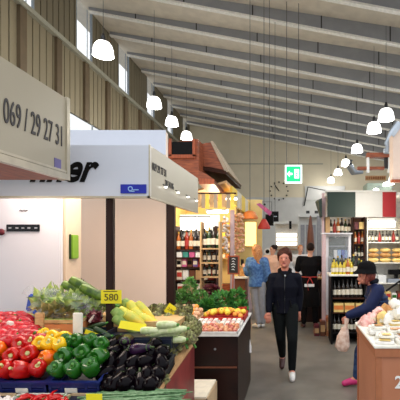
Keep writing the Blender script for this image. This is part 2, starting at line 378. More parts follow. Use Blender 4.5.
# ================================================================== STALL ONE: produce stall on the left
# near sign on the aisle side
SX = -1.49
t = thing('stall_sign', 'cream stall fascia sign with dark phone number at far left', 'sign', (SX, 2.1, EYE+.42))
B().box(SX-.04, SX, 1.2, 2.65, EYE+.43, EYE+.955).done('sign_board', 'sign_cream_shaded', t)
tb = B(); tb.box(SX-.02, SX+.015, 1.2, 2.66, EYE+.415, EYE+.455); tb.box(SX-.02, SX+.008, 1.2, 2.655, EYE+.46, EYE+.475); tb.box(SX-.05, SX+.012, 2.63, 2.665, EYE+.415, EYE+.96); tb.done('metal_trim', 'sign_trim', t)
text('069 / 29 27 31', .187, 'ink', t, (SX+.003, 2.06, EYE+.625), 'side', sx=.495, name='phone_number')
B().box(SX, SX+.004, 2.505, 2.575, EYE+.475, EYE+.535).done('emblem_sticker', 'emblem', t)
B().box(-3.3, SX-.04, 1.2, 2.66, EYE+.42, EYE+.44).done('soffit_panel', 'soffit', t)
B().box(-3.3, SX-.04, 2.62, 2.66, EYE+.44, EYE+.955).done('end_board', 'sign_cream_shaded', t)
for y in (1.5, 2.35):
    p = B().cone((-1.9, y, EYE+.40), (-1.9, y, EYE+.42), .05, .05).done('spot_lamp', 'warm_tube', t)
struct(B().box(-3.4, -3.32, 1.2, 1.28, 0, 2.7), 'trim_stall_post', 'post')
# second fascia sign, front and aisle side
SX2, DF, ZB2, ZT2 = -1.05, 2.95, EYE+.34, EYE+.722
fx0 = -2.6; t = thing('stall_sign', 'white stall canopy sign with black script lettering and blue logo plate', 'sign', (-1.8, DF, ZB2))
B().box(fx0, SX2, DF, DF+.03, ZB2, ZT2).done('front_board', 'sign_white', t)
B().box(SX2-.025, SX2, DF+.03, 4.47, ZB2, ZT2).done('side_board', 'sign_cream_shaded', t)
e = B(); e.box(fx0, SX2+.004, DF-.006, DF+.035, ZB2-.009, ZB2+.006); e.box(SX2-.015, SX2+.006, DF-.006, 4.47, ZB2-.009, ZB2+.006); e.box(SX2-.006, SX2+.004, DF-.004, DF+.01, ZB2, ZT2+.003); e.done('edge_strip', 'sign_trim', t)
text('nner', .29, 'black', t, (P(92, 180, DF).x, DF-.003, P(90, 181, DF).z), 'front', sx=.85, shear=.45, bold=.008, align='RIGHT', name='script_lettering')
a, c = P(121, 193.5, DF), P(146.5, 184.5, DF)
lg = B().box(a.x, c.x, DF-.01, DF, a.z, c.z).done('logo_plate', 'logo_blue', t)
r = B(); cx, cz = P(131, 189, DF).x, P(131, 189, DF).z
r.tube([(cx+.015*math.cos(q), DF-.012, cz+.015*math.sin(q)) for q in [PI*2*i/14 for i in range(15)]], .004, 6); r.box(cx+.02, cx+.06, DF-.013, DF-.009, cz-.011, cz-.004); r.box(cx-.007, cx+.03, DF-.013, DF-.009, cz-.022, cz-.015); r.done('logo_mark', 'logo_light', lg)
text('069 29 27 31', .085, 'ink', t, (SX2+.003, 3.0, 1.75+.55), 'side', sx=.75, name='phone_number')
text('28 34 86', .08, 'ink', t, (SX2+.003, 3.3, 1.75+.47), 'side', sx=.85, name='phone_number')
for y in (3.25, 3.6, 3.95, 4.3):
    q = B().cone((SX2+.025, y, ZB2+.108), (SX2+.025, y, ZB2+.118), .012, .014); q.done('fascia_glint', 'lamp', t)  # glowing discs stand for reflections on the sign side, not lamps
    B().tube([(SX2, y, ZB2+.135), (SX2+.03, y, ZB2+.118)], .005, 5).done('glint_arm', 'metal_dark', t)  # arms added to carry the glowing reflection discs
# partition, posts
struct(B().box(-4.2, -1.5, 4.76, 4.84, 0, 3.07), 'wall_partition', 'partition')
struct(B().box(-4.2, -1.5, 4.745, 4.76, 2.8, 3.09), 'wall_partition.001', 'sign_white')
t = tag(B().box(-1.392, -1.34, 2.985, 3.035, 0, ZB2, .006).done('canopy_post', 'post'), 'slim dark post behind yellow price card, under the white sign', 'post')
t = tag(B().box(-1.5, -1.41, 4.77, 4.86, 0, 2.235, .008).done('canopy_post', 'post'), 'thick dark brown post at the end of the beige partition', 'post')
# tall white refrigerator
t = thing('refrigerator', 'tall white refrigerator with dark display strip behind peppers', 'refrigerator', (-2.6, 3.7, 0))
B().box(-3.25, -2.035, 3.52, 3.56, .1, 2.22, .01).done('door', 'fridge', t)
b = B(); b.box(-3.25, -2.03, 3.575, 3.86, .05, 2.24, .01); b.done('body', 'fridge_side', t)
a, c = P(7, 231.5, 3.52), P(40, 224.5, 3.52)
dp = B().box(a.x, c.x, 3.508, 3.52, a.z, c.z, .003).done('control_panel', 'blackgloss', t)
lt = B()
for px in (10, 17, 23, 29, 36): p = P(px, 228, 3.508); lt.box(p.x-.012, p.x+.012, 3.505, 3.509, p.z-.006, p.z+.006)
lt.done('panel_indicator', 'grey_cloth', dp)
text('Miele', .07, 'ink', t, P(18, 212, 3.515), 'front', name='maker_lettering', shear=.3) if False else None
lb = B(); p = P(23, 210.5, 3.516); lb.tube([p+Vector((x*.01, 0, .006*math.sin(x*2.2))) for x in range(-3, 5)], .004, 5); lb.done('maker_mark', 'ink', t)
hd = B().box(-2.075, -2.05, 3.47, 3.52, .9, 1.2).done('door_handle', 'steel', t)
# green board on its side
gx = -2.03; ya, yb = gx*400/(69.5-292), gx*400/(76-292)
t = thing('cutting_board', 'bright green plastic board hanging on side of white refrigerator', 'cutting board', (gx+.02, ya, EYE-.17))
B().box(gx+.002, gx+.028, ya, yb, EYE-.145, EYE+.075, .006).done('board', 'green_plastic', t)
B().box(gx+.001, gx+.02, ya-.012, ya-.001, EYE-.145, EYE+.08, .003).done('edge_strip', 'dark_green', t)
pt = P(1, 232, 3.5); t = thing('fridge_magnet', 'small red and dark magnet at the left edge of refrigerator', 'magnet', pt)
B().ell(pt, (.035, .015, .03), 10).done('magnet_face', 'radicchio', t)

# the produce table
S1 = lambda d: .90+.22*(d-2.35)
t = thing('produce_table', 'sloping produce display table with dark red end panel', 'table', (-1.9, 2.8, 0))
B().prism([(2.08, S1(2.08)-.06), (2.76, S1(2.76)-.06), (2.76, S1(2.76)-.02), (2.08, S1(2.08)-.02)], 'x', -3.2, -.84).done('table_top', 'dark_crate', t)
B().box(-3.2, -.84, 2.78, 3.42, .95, 1.08).done('rear_step', 'dark_crate', t)
pan = B().prism([(2.3, .3), (3.28, .3), (3.28, .935), (2.36, .85)], 'x', -.84, -.80).done('end_panel', 'red_panel', t)
B().hexa([(-.85, 2.33, .845), (-.79, 2.33, .845), (-.79, 2.33, .875), (-.85, 2.33, .875)], [(-.85, 3.35, .94), (-.79, 3.35, .94), (-.79, 3.35, .97), (-.85, 3.35, .97)]).done('panel_edge', 'edge_wood', pan)
for x, y in ((-3.1, 2.2), (-1.0, 2.42), (-3.1, 3.3), (-1.0, 3.3)):
    B().box(x-.03, x+.03, y-.03, y+.03, 0, .84).done('leg', 'metal_dark', t)
B().box(-3.2, -.86, 2.3, 2.34, 0, .8).done('front_skirt', 'counter_dark', t)

def crate(name, lab, x0, x1, y0, y1, z, h, m, group=None, tilt=.22, wood=False, mark=None):
    cx, cy = (x0+x1)/2, (y0+y1)/2
    t = thing(name, lab, 'crate', (cx, cy, z), group)
    W, D = (x1-x0)/2, (y1-y0)/2; th = .012
    b = B(); b.box(cx-W, cx+W, cy-D, cy+D, z, z+.012)
    if wood:
        for k in range(2):
            z0 = z+.02+k*(h/2); z1 = z0+h/2-.02
            b.box(cx-W, cx+W, cy-D, cy-D+th, z0, z1); b.box(cx-W, cx+W, cy+D-th, cy+D, z0, z1); b.box(cx-W, cx-W+th, cy-D, cy+D, z0, z1); b.box(cx+W-th, cx+W, cy-D, cy+D, z0, z1)
    else:
        for (u0, u1) in ((0, .22), (.3, .42), (.5, .62), (.7, 1)):
            z0, z1 = z+u0*h, z+u1*h
            b.box(cx-W, cx+W, cy-D, cy-D+th, z0, z1); b.box(cx-W, cx+W, cy+D-th, cy+D, z0, z1); b.box(cx-W, cx-W+th, cy-D, cy+D, z0, z1); b.box(cx+W-th, cx+W, cy-D, cy+D, z0, z1)
        n = max(3, int(W*2/.07))
        for i in range(n+1):
            x = cx-W+i*(2*W-.014)/n; b.box(x, x+.014, cy-D-.003, cy-D+th, z, z+h); b.box(x, x+.014, cy+D-th, cy+D+.003, z, z+h)
    b.done('crate_body', m, t)
    rm = B(); e = .008
    rm.box(cx-W-e, cx+W+e, cy-D-e, cy-D+th, z+h, z+h+.014); rm.box(cx-W-e, cx+W+e, cy+D-th, cy+D+e, z+h, z+h+.014); rm.box(cx-W-e, cx-W+th, cy-D, cy+D, z+h, z+h+.014); rm.box(cx+W-th, cx+W+e, cy-D, cy+D, z+h, z+h+.014)
    rm.done('rim', m if not wood else 'crate_green', t)
    if mark: B().box(*mark).done('label_plate', 'tag_white', t)
    if tilt: t.rotation_euler = (math.atan(tilt), 0, 0)
    return t
dmk = lambda px, d: (px-292)/F*d
D1 = 2.34
for (x0, x1, lab) in ((dmk(-52, D1), dmk(-1, D1), 'blue plastic crate of peppers cut by the left edge of picture'), (dmk(0, D1), dmk(48, D1), 'blue plastic crate filled with red bell peppers'), (dmk(49, D1), dmk(101, D1), 'blue plastic crate filled with green bell peppers')):
    z = S1(D1)-.012
    mk = (x0+.1, x0+.17, D1-.008, D1-.002, z+.012, z+.062) if 'left edge' not in lab else None
    crate('produce_crate', lab, x0+.005, x1-.005, D1, D1+.38, z, .088, 'blue_crate', mark=mk)
crate('produce_crate', 'dark crate heaped with glossy eggplants', dmk(103, D1), dmk(156, D1), D1, D1+.38, S1(D1)-.012, .06, 'black_net')

def pepper_proto(m):
    t = thing('bell_pepper', 'x', 'bell pepper')
    rings = []; b = B(); seg = 24
    prof = [(.0, -.050), (.45, -.052), (.72, -.046), (.86, -.025), (.97, 0), (1.0, .022), (.9, .042), (.66, .050), (.38, .045), (.2, .036), (.0, .034)]
    vs = []; fs = []
    for r, z in prof:
        for i in range(seg):
            a = 2*PI*i/seg; q = .046*r*(1+.13*abs(math.cos(2*a))**.7*1.0-.08)
            vs.append((q*math.cos(a), q*math.sin(a), z+(.006*abs(math.cos(2*a)) if r > .3 and z > .03 else 0)))
    for k in range(len(prof)-1):
        for i in range(seg): j = (i+1) % seg; fs.append((k*seg+i, k*seg+j, (k+1)*seg+j, (k+1)*seg+i))
    b._faces(vs, fs); b.smooth = True; bmesh.ops.remove_doubles(b.bm, verts=b.bm.verts[:], dist=1e-5)
    b.done('pepper_body', m, t)
    s = B(); s.tube([(0, 0, .032), (.002, 0, .05), (.012, 0, .066)], [.008, .006, .008]); s.ell((0, 0, .037), (.017, .017, .006), 10); s.done('stem', 'stem_pale' if m != 'green_pepper' else 'stem_green', t)
    return Proto(t)
pp = {c: pepper_proto(c+'_pepper') for c in ('red', 'orange', 'yellow', 'green')}
def place_row(proto, kind, pts, h, rowname, rnd, where, sc=1.0, tilt=(math.radians(60), .5)):
    for i, (px, py) in enumerate(pts):
        d = 400*(1.367-h)/(py-155); p = P(px, py, d)
        lab = '%s, %s from the left in %s %s' % (kind, ORD[i], rowname, where)
        proto.put(p, (tilt[0]+rnd.uniform(-tilt[1], tilt[1]), rnd.uniform(-.3, .3), rnd.uniform(-.6, .6)), lab, kind+'s '+where, sc*rnd.uniform(.94, 1.06))
rn = random.Random(3)
R60 = math.radians(55)
place_row(pp['red'], 'red bell pepper', [(6, 370), (22, 370), (38, 369)], .09, 'front row', rn, 'of the blue crate', 1.05)
place_row(pp['red'], 'red bell pepper', [(14, 355), (31, 354)], .13, 'second row', rn, 'of the blue crate', 1.1)
place_row(pp['red'], 'red bell pepper', [(22, 344), (32, 343)], .16, 'back row', rn, 'of the blue crate', 1.0)
place_row(pp['orange'], 'orange bell pepper', [(-8, 368), (-1, 351), (50, 358), (57, 349)], .12, 'the heap', rn, 'beside the red ones', 1.1)
place_row(pp['orange'], 'orange bell pepper', [(-20, 370), (-24, 354), (-34, 368), (6, 345)], .11, 'back heap', rn, 'at the left edge', 1.0)
place_row(pp['yellow'], 'yellow bell pepper', [(41, 343), (50, 345), (60, 346), (44, 336), (54, 337), (64, 338)], .17, 'heap', rn, 'between red and green peppers', .95)
place_row(pp['green'], 'green bell pepper', [(58, 370), (74, 370), (91, 368)], .09, 'front row', rn, 'of the blue crate', 1.08)
place_row(pp['green'], 'green bell pepper', [(66, 355), (84, 353), (99, 356)], .13, 'second row', rn, 'of the blue crate', 1.12)
place_row(pp['green'], 'green bell pepper', [(66, 343), (79, 341), (91, 342), (102, 344)], .165, 'back row', rn, 'of the blue crate', 1.0)
# pointed crimson peppers behind, chillies in front
def chili_proto(name, lab, cat, m, L, r):
    t = thing(name, lab, cat); b = B()
    b.tube([(-L/2, 0, 0), (-L*.42, 0, 0), (-L*.2, 0, .004), (L*.15, 0, .002), (L*.42, 0, -.008), (L*.5, 0, -.013)], [r*.4, r*.95, r, r*.75, r*.3, r*.06], 12); b.done('flesh', m, t)
    B().tube([(-L/2+.002, 0, 0), (-L*.62, 0, .004), (-L*.72, 0, .014)], [r*.45, r*.2, r*.18], 6).done('stem', 'stem_green', t)
    return Proto(t)
long_p = chili_proto('pointed_pepper', 'crimson pointed pepper in the heap in front of white refrigerator', 'pepper', 'crimson', .17, .033)
k = 0
for row in range(6):
    for i in range(8):
        px = -14+i*8+rn.uniform(-2, 2)+(row % 2)*4; py = 341-row*4.6
        if px > 42-row*2: continue
        d = 2.6+row*.09; p = P(px, py, d)
        long_p.put(p, (rn.uniform(-1, 1), rn.uniform(-.2, .2), rn.uniform(-.5, .5)+(PI if rn.random() < .5 else 0)), 'crimson pointed pepper, %s from the left in %s row from the front of its heap' % (ORD[i], ORD[row]), 'crimson pointed peppers heaped by the refrigerator', (1.1, 1.35, 1.35)); k += 1
tag(B().box(-2.35, -1.62, 2.78, 3.15, 1.08, 1.15).done('produce_tray', 'crate_wood'), 'shallow wooden tray under the heap of crimson pointed peppers', 'tray')
ch = chili_proto('chili_pepper', 'small red chili in the front boxes under the blue crates', 'chili', 'chili', .09, .010)
for i in range(34):
    px = rn.uniform(20, 68) if i < 26 else rn.uniform(24, 66); d = rn.uniform(2.12, 2.28)
    p = P(px, 400, d); p.z = .868+rn.uniform(.0, .028)
    ch.put(p, (rn.uniform(-1, 1), rn.uniform(-.5, .2), rn.uniform(0, 6.3)), None, 'red chilies in the front boxes')
def open_box(name, lab, x0, x1, y0, y1, z0, z1, m, th=.012, cat='box', group=None):
    b = B(); b.box(x0, x1, y0, y1, z0, z0+th); b.box(x0, x1, y0, y0+th, z0, z1); b.box(x0, x1, y1-th, y1, z0, z1); b.box(x0, x0+th, y0, y1, z0, z1); b.box(x1-th, x1, y0, y1, z0, z1)
    return tag(b.done(name, m), lab, cat, group)
open_box('carton_box', 'low cream carton box holding small red chilies', dmk(18, 2.3), dmk(68, 2.3), 2.08, 2.315, .835, .882, 'tag_white')
open_box('carton_box', 'low cream carton box holding garlic at bottom left corner', dmk(-30, 2.3), dmk(17, 2.3), 2.08, 2.315, .835, .882, 'carton')
open_box('carton_box', 'low carton box behind the yellow card under the green peppers', dmk(69, 2.3), dmk(101, 2.3), 2.08, 2.315, .835, .882, 'carton')
def garlic_proto():
    t = thing('garlic_bulb', 'white garlic bulb in the carton at bottom left corner', 'garlic')
    B().lathe([(.0, -.02), (.018, -.02), (.027, -.006), (.024, .008), (.010, .018), (.005, .032), (.0, .034)], seg=14).done('bulb', 'garlic', t); return Proto(t)
g = garlic_proto()
for i in range(10):
    p = P(rn.uniform(-8, 13), 398, rn.uniform(2.12, 2.28)); p.z = .875+rn.uniform(0, .012)
    g.put(p, (rn.uniform(-.5, .5), rn.uniform(-.5, .5), rn.uniform(0, 6)), None, 'garlic bulbs in the corner carton')
# asparagus bundle under the eggplants
t = thing('asparagus_bed', 'bed of thin green stalks lying in front of the eggplant crate', 'vegetable', P(130, 400, 2.25))
b = B()
for i in range(150):
    x0 = dmk(rn.uniform(100, 166), 2.2); y0 = rn.uniform(2.1, 2.32); z = .868+rn.uniform(0, .03)
    a = rn.uniform(-.25, .25)+.05; L = rn.uniform(.08, .16)
    b.tube([(x0-L, y0-L*a, z), (x0+L, y0+L*a, z+.004)], [.006, .003], 5)
tag(b.done('stalks', 'asparagus', t), kind='stuff')
tag(B().box(dmk(99, 2.3), dmk(160, 2.3), 2.08, 2.32, .82, .862).done('display_tray', 'dark_crate'), 'dark tray under the green stalks at the bottom', 'tray')

# eggplants
def egg_proto(name, lab, m):
    t = thing(name, lab, 'eggplant')
    B().loft([((0, 0, z), max(r, .0005), max(r, .0005)) for r, z in [(0, -.075), (.02, -.073), (.034, -.062), (.042, -.04), (.043, -.015), (.036, .015), (.026, .045), (.020, .065), (.012, .075), (0, .077)]], 18).done('fruit', m, t)
    c = B(); c.cone((0, 0, .055), (0, 0, .08), .026, .008, 8); c.tube([(0, 0, .075), (.004, 0, .1)], .006, 6); c.done('calyx', 'calyx', t)
    return Proto(t)
eg = egg_proto('eggplant', 'glossy black eggplant', 'eggplant')
rows = [('front', 382, 2.38, [107, 118, 130, 142, 152], .085), ('second', 372, 2.47, [109, 121, 134, 146, 157], .12), ('third', 361, 2.56, [112, 124, 137, 149, 160], .155), ('fourth', 351, 2.66, [117, 130, 152, 163], .18), ('top', 343, 2.76, [156, 114], .18)]
for nm, py, d, xs, h in rows:
    for i, px in enumerate(xs):
        eg.put(P(px+rn.uniform(-1.5, 1.5), py, d), (math.radians(-70)+rn.uniform(-.35, .35), rn.uniform(-.3, .3), rn.uniform(-.7, .7)), 'glossy black eggplant, %s from the left in the %s row of heap' % (ORD[i], nm), 'black eggplants in the dark crate', rn.uniform(1.0, 1.16))
e2 = egg_proto('eggplant', 'large dark maroon eggplant on top left of the heap beside the post', 'radicchio'); e2.put(P(126, 342, 2.75), (math.radians(75), 0, .3), scale=1.35, mats={'radicchio': 'eggplant_violet'})
e2.put(P(114, 349, 2.72), (math.radians(80), 0, -.3), 'dark maroon eggplant left of the largest one', scale=1.0, mats={'radicchio': 'eggplant'})
e3 = egg_proto('eggplant', 'violet eggplant lying across the top of the black eggplants', 'eggplant_violet'); e3.put(P(140, 349, 2.62), (0, math.radians(78), -.15), scale=1.0)

# wooden crates behind the peppers, with corner posts
def fruit_crate(lab, x0, x1, y0, y1, z0, z1, rot=0):
    t = thing('fruit_crate', lab, 'crate', ((x0+x1)/2, (y0+y1)/2, z0)); b = B(); th = .014
    b.box(x0, x1, y0, y1, z0, z0+.01)
    for (a0, a1) in ((z0+.015, z0+(z1-z0)*.55),): b.box(x0, x1, y0, y0+th, a0, a1); b.box(x0, x1, y1-th, y1, a0, a1); b.box(x0, x0+th, y0, y1, a0, a1); b.box(x1-th, x1, y0, y1, a0, a1)
    b.done('slats', 'crate_orange', t)
    u = B(); a0, a1 = z0+(z1-z0)*.6, z0+(z1-z0)*.78
    u.box(x0, x1, y0, y0+th, a0, a1); u.box(x0, x1, y1-th, y1, a0, a1); u.box(x0, x0+th, y0, y1, a0, a1); u.box(x1-th, x1, y0, y1, a0, a1); u.done('pale_rail', 'crate_wood', t)
    g = B(); a0, a1 = z0+(z1-z0)*.78, z1-.03
    g.box(x0, x1, y0, y0+th, a0, a1); g.box(x0, x1, y1-th, y1, a0, a1); g.box(x0, x0+th, y0, y1, a0, a1); g.box(x1-th, x1, y0, y1, a0, a1); g.done('green_rail', 'crate_green', t)
    for x in (x0, x1):
        for y in (y0, y1): B().box(x-.034, x+.03, y-.008, y+.012, z0, z1+.015, .004).done('corner_board', 'crate_wood' if x == x0 else 'paper', t)
    if rot: t.rotation_euler = (0, 0, rot)
    return t
fz = P(50, 336, 2.84).z
fruit_crate('wooden fruit crate with green rail and cream corner boards', dmk(40, 2.8), dmk(78, 2.8), 2.8, 3.1, P(50, 336, 2.8).z, P(50, 315, 2.8).z)
fruit_crate('pale wooden crate set at an angle beside the pointed peppers', dmk(14, 2.9)-.02, dmk(33, 2.9), 2.8, 3.1, 1.08, 1.19, -.5)
# bagged salads
def salad_bag(lab, c, r, blue, rot, seed, m='leaf_light'):
    rnd = random.Random(seed); t = thing('salad_bag', lab, 'bag', (c[0], c[1], c[2]-r[2]))
    tag(B().leaves(c, (r[0]*.9, r[1]*.9, r[2]*.9), 110, .12, rnd).done('leaves', m, t), kind='stuff')
    b = B(); b.ell(c, r, 16)
    for v in b.bm.verts: v.co += (v.co-Vector(c))*.16*noise.noise(v.co*16)
    b.tube([(c[0]-r[0]*.9, c[1], c[2]+r[2]*.2), (c[0]-r[0]*1.25, c[1], c[2]+r[2]*.5)], [.012, .05], 8)
    b.done('plastic_film', 'film', t)
    if blue:
        q = B()
        q.box(c[0]-r[0]*.95, c[0]-r[0]*.72, c[1]-r[1]*.75, c[1]-r[1]*.4, c[2]-r[2]*.7, c[2]+r[2]*.4, .01)
        q.done('printed_patch', 'film_blue', t)
    t.rotation_euler = rot
salad_bag('clear plastic bag of pale lettuce nearest the refrigerator with blue print', P(53, 303, 3.1), (.19, .10, .12), True, (0, .2, 0), 1)
salad_bag('clear bag of salad hearts above the wooden crate', P(74, 306, 3.05), (.19, .10, .10), False, (0, .25, 0), 2)
salad_bag('long bag of yellow green lettuce hearts left of radicchio', P(88, 300, 3.2), (.15, .10, .07), False, (0, .35, 0), 3)
salad_bag('grey green bag of leaves lying on the rail of fruit crate', P(53, 313, 2.95), (.13, .08, .05), True, (0, .1, 0), 4, 'leaf_tan')
tag(B().box(-2.2, -.86, 3.0, 3.4, 1.085, 1.16).done('produce_tray', 'crate_wood'), 'long shallow wooden tray under the salad bags', 'tray')
# green courgettes (wrapped dark) behind the tag
def cour_proto(name, lab, m, L=.2, r=.026):
    t = thing(name, lab, 'courgette')
    B().tube([(-L/2, 0, 0), (-L*.47, 0, 0), (-L*.3, 0, .002), (0, 0, .004), (L*.3, 0, .002), (L*.45, 0, 0), (L*.5, 0, 0)], [r*.3, r*.8, r, r*.95, r*.85, r*.6, r*.35], 12).done('fruit', m, t)
    B().tube([(L*.49, 0, 0), (L*.6, 0, .004)], [r*.4, r*.3], 7).done('stem', 'stem_green', t)
    return Proto(t)
cg = cour_proto('courgette', 'x', 'courgette_green')
for (px, py, d, rz, lab) in ((87, 289, 3.1, 32, 'dark green courgette highest in the pile left of yellow price card'), (98, 296, 3.08, 30, 'dark green courgette touching the yellow price card'), (80, 291, 3.2, 24, 'dark green courgette at the back of the left pile')):
    cg.put(P(px, py, d), (0, math.radians(rz), .1), lab, None, 1.5)
cy_ = cour_proto('courgette', 'x', 'courgette_yellow', .22, .027)
L = [(136, 313, 3.1, 48, 'yellow courgette uppermost right of the dark post'), (129, 318, 3.04, 40, 'yellow courgette second from the post'), (123, 320, 3.0, 50, 'yellow green courgette beside the post'),
     (142, 320, 3.05, 45, 'yellow courgette at the middle of the bundle'), (150, 322, 3.05, 25, 'small yellow courgette lying at right end of bundle'), (120, 313, 3.15, 60, 'yellow green courgette standing behind the post'),
     (131, 311, 3.12, 52, 'pale yellow green courgette between post and uppermost yellow one'), (126, 325, 2.98, 35, 'yellow green courgette resting on the yellow price strip'), (145, 313, 3.14, 50, 'yellow courgette leaning at back right of bundle'), (137, 322, 3.0, 42, 'yellow courgette in front centre of bundle')]
for px, py, d, rz, lab in L:
    cy_.put(P(px, py, d), (0, math.radians(rz), rn.uniform(-.3, .3)), lab, None, (1.0, 1.45, 1.45), {'courgette_yellow': 'leaf_light'} if 'green' in lab else None)
cp_ = cour_proto('courgette', 'x', 'courgette_pale', .17, .032)
L = [(155, 338, 'far left lower'), (161, 332, 'middle left'), (167, 325, 'topmost'), (170, 334, 'centre'), (160, 342, 'bottom front'), (177, 330, 'right upper'), (175, 340, 'right lower'), (151, 331, 'left end')]
for i, (px, py, w_) in enumerate(L):
    cp_.put(P(px, py, 2.85-.02*(i % 3)), (0, rn.uniform(-.25, .1), rn.uniform(-.3, .4)), 'pale green marrow courgette, %s of the pale heap' % w_, 'pale courgettes behind the eggplants', rn.uniform(.85, 1.0))
tag(B().box(dmk(116, 3), dmk(180, 3), 2.8, 2.97, 1.0, 1.09).done('produce_box', 'dark_crate'), 'dark box under the pale and yellow courgettes', 'box')
# artichokes
def arti_proto():
    t = thing('artichoke', 'x', 'artichoke'); b = B()
    for k in range(6):
        z = -.03+k*.014; r = .045*math.cos((k-1.2)/5.2*1.35)
        for i in range(8):
            a = 2*PI*(i+.5*(k % 2))/8; u = Vector((math.cos(a), math.sin(a), 0)); v = Vector((-math.sin(a), math.cos(a), 0))
            p = u*r+Vector((0, 0, z)); b._faces([p-v*.018, p-v*.012+Vector((0, 0, .02))+u*.004, p+Vector((0, 0, .036))-u*.004, p+v*.012+Vector((0, 0, .02))+u*.004, p+v*.018], [(0, 1, 2, 3, 4)])
    b.ell((0, 0, .0), (.036, .036, .045), 12); b.smooth = False; b.done('head', 'artichoke', t)
    B().tube([(0, 0, -.035), (0, 0, -.075)], .010, 7).done('stem', 'stem_green', t)
    return Proto(t)
ar = arti_proto(); k = 0
for row, (py, xs, d) in enumerate([(312, (152, 160, 169, 178, 186), 3.35), (321, (157, 166, 183, 191), 3.25), (330, (186, 195, 190), 3.12), (339, (184, 191), 3.0)]):
    for i, px in enumerate(xs):
        ar.put(P(px, py, d), (rn.uniform(-.8, .3), rn.uniform(-.5, .5), rn.uniform(0, 6)), 'dull green artichoke, %s from the left in %s row of the heap' % (ORD[i], ['the back', 'the second', 'the third', 'the front'][row]), 'artichokes near the thick post', rn.uniform(.9, 1.1))
# radicchio heads
def radi(lab, p, s, seed):
    rnd = random.Random(seed); t = thing('radicchio', lab, 'radicchio', p-Vector((0, 0, s)))
    B().ell(p, (s, s, s), 12).leaves(p, (s*1.1,)*3, 50, .05, rnd).done('head', 'radicchio', t)
    B().tube([p+Vector((-.01, -s, -.02)), p+Vector((.02, -s*.9, .03))], [.012, .005], 6).done('white_rib', 'radicchio_white', t)
radi('dark red radicchio head left of the dark post, upper one', P(89, 309, 3.05), .045, 1); radi('dark red radicchio head just below another, above price card', P(94, 318, 2.95), .045, 2); radi('small dark radicchio behind the upper courgette', P(80, 286, 3.38), .045, 3)
# dark avocados / cucumbers under radicchio
cu = cour_proto('cucumber', 'x', 'dark_green', .16, .022)
for px, py, d, a in ((88, 331, 2.86, .2), (97, 326, 2.9, -.3), (103, 333, 2.82, .5), (84, 326, 2.95, .1), (12, 344, 2.6, .1), (100, 338, 2.78, -.1)):
    cu.put(P(px, py, d), (0, a, rn.uniform(-.4, .4)), 'small dark green cucumber, %s' % {88: 'lower left below the radicchio', 97: 'directly below the lower radicchio', 103: 'right end of box touching dark post', 84: 'upper left end of its dark box', 12: 'among the pointed peppers at left edge', 100: 'lowest one, resting just over the green peppers'}[px], None, .9); 
for o in [o for o in C.objects if o.name.startswith('cucumber')]: o['category'] = 'cucumber'
t = open_box('produce_box', 'dark box behind the green peppers holding cucumbers', dmk(80, 2.85), dmk(108, 2.85), 2.76, 3.0, 1.02, 1.12, 'dark_crate')
t = open_box('produce_box', 'blue and black box under the artichokes beside red end panel', dmk(176, 3.1), -.87, 3.0, 3.4, 1.0, 1.13, 'film_blue')
# leafy dark vegetables right of the eggplants
t = thing('leafy_greens', 'dark mottled leafy greens between eggplants and red end panel', 'vegetable', P(168, 375, 2.6))
bb = B(); rnd = random.Random(9)
for (px, py, d) in ((156, 372, 2.6), (160, 363, 2.7), (168, 353, 2.8), (160, 380, 2.5), (175, 348, 2.95)): bb.leaves(P(px, py, d), (.045, .07, .04), 90, .04, rnd)
tag(bb.done('leaves', 'artichoke', t), kind='stuff')
# price cards
def card(lab, x0, y0, x1, y1, d, txt, m='tag_yellow', rot=0, lean=0, size=.05, stick=True):
    a, c = P(x0, y1, d), P(x1, y0, d); ctr = Vector(((a.x+c.x)/2, d, a.z)); t = thing('price_card', lab, 'price card', ctr)
    B().box(a.x, c.x, d, d+.003, a.z, c.z).done('card', m, t)
    if txt: text(txt, size, 'tag_ink', t, (ctr.x, d-.002, (a.z+c.z)/2-size*.38), 'front', align='CENTER', name='price')
    if stick: B().tube([(ctr.x, d+.008, a.z+.02), (ctr.x, d+.012, a.z-.08)], .004, 5).done('stick', 'metal_dark', t)
    t.rotation_euler = (lean, rot, 0); return t
t = card('yellow price card on dark post reading 580', 101, 290, 121.5, 303.5, 2.972, '580', size=.072, stick=False)
B().box(t.location.x-.058, t.location.x+.045, 2.97, 2.973, EYE-.362, EYE-.356).done('upper_line', 'tag_ink', t)
card('yellow price card tilted above the artichokes left of thick post', 163, 304, 173, 314, 3.3, '2,90', rot=.6, size=.03)
card('wide bright yellow price strip lying before the yellow courgettes', 118, 322, 144, 330, 2.83, None, rot=.15, lean=-.5, stick=False)
card('small yellow price card behind green bell peppers', 82, 331, 95, 341, 2.8, None, rot=.35, size=.03, stick=False)
card('yellow card at the bottom edge under green peppers', 86, 394, 102, 404, 2.1, None, size=.03, stick=False)
card('white narrow price card standing beside right corner of fruit crate', 75, 316, 81, 333, 2.8, None, m='tag_white', stick=False)
area('stall_canopy_light', (-1.85, 3.5, 2.31), (0, 0, 0), 1.2, .8, 20, (1, .84, .72))
B().box(-2.6, SX2-.03, DF+.03, 4.47, ZT2-.02, ZT2-.005).done('canopy_roof', 'sign_white', [o for o in C.objects if o.name == 'stall_sign.001'][0])
area('stall_front_light', (-2.25, 2.0, 2.14), (0, math.radians(-18), 0), .8, .9, 11, (1, .93, .84))
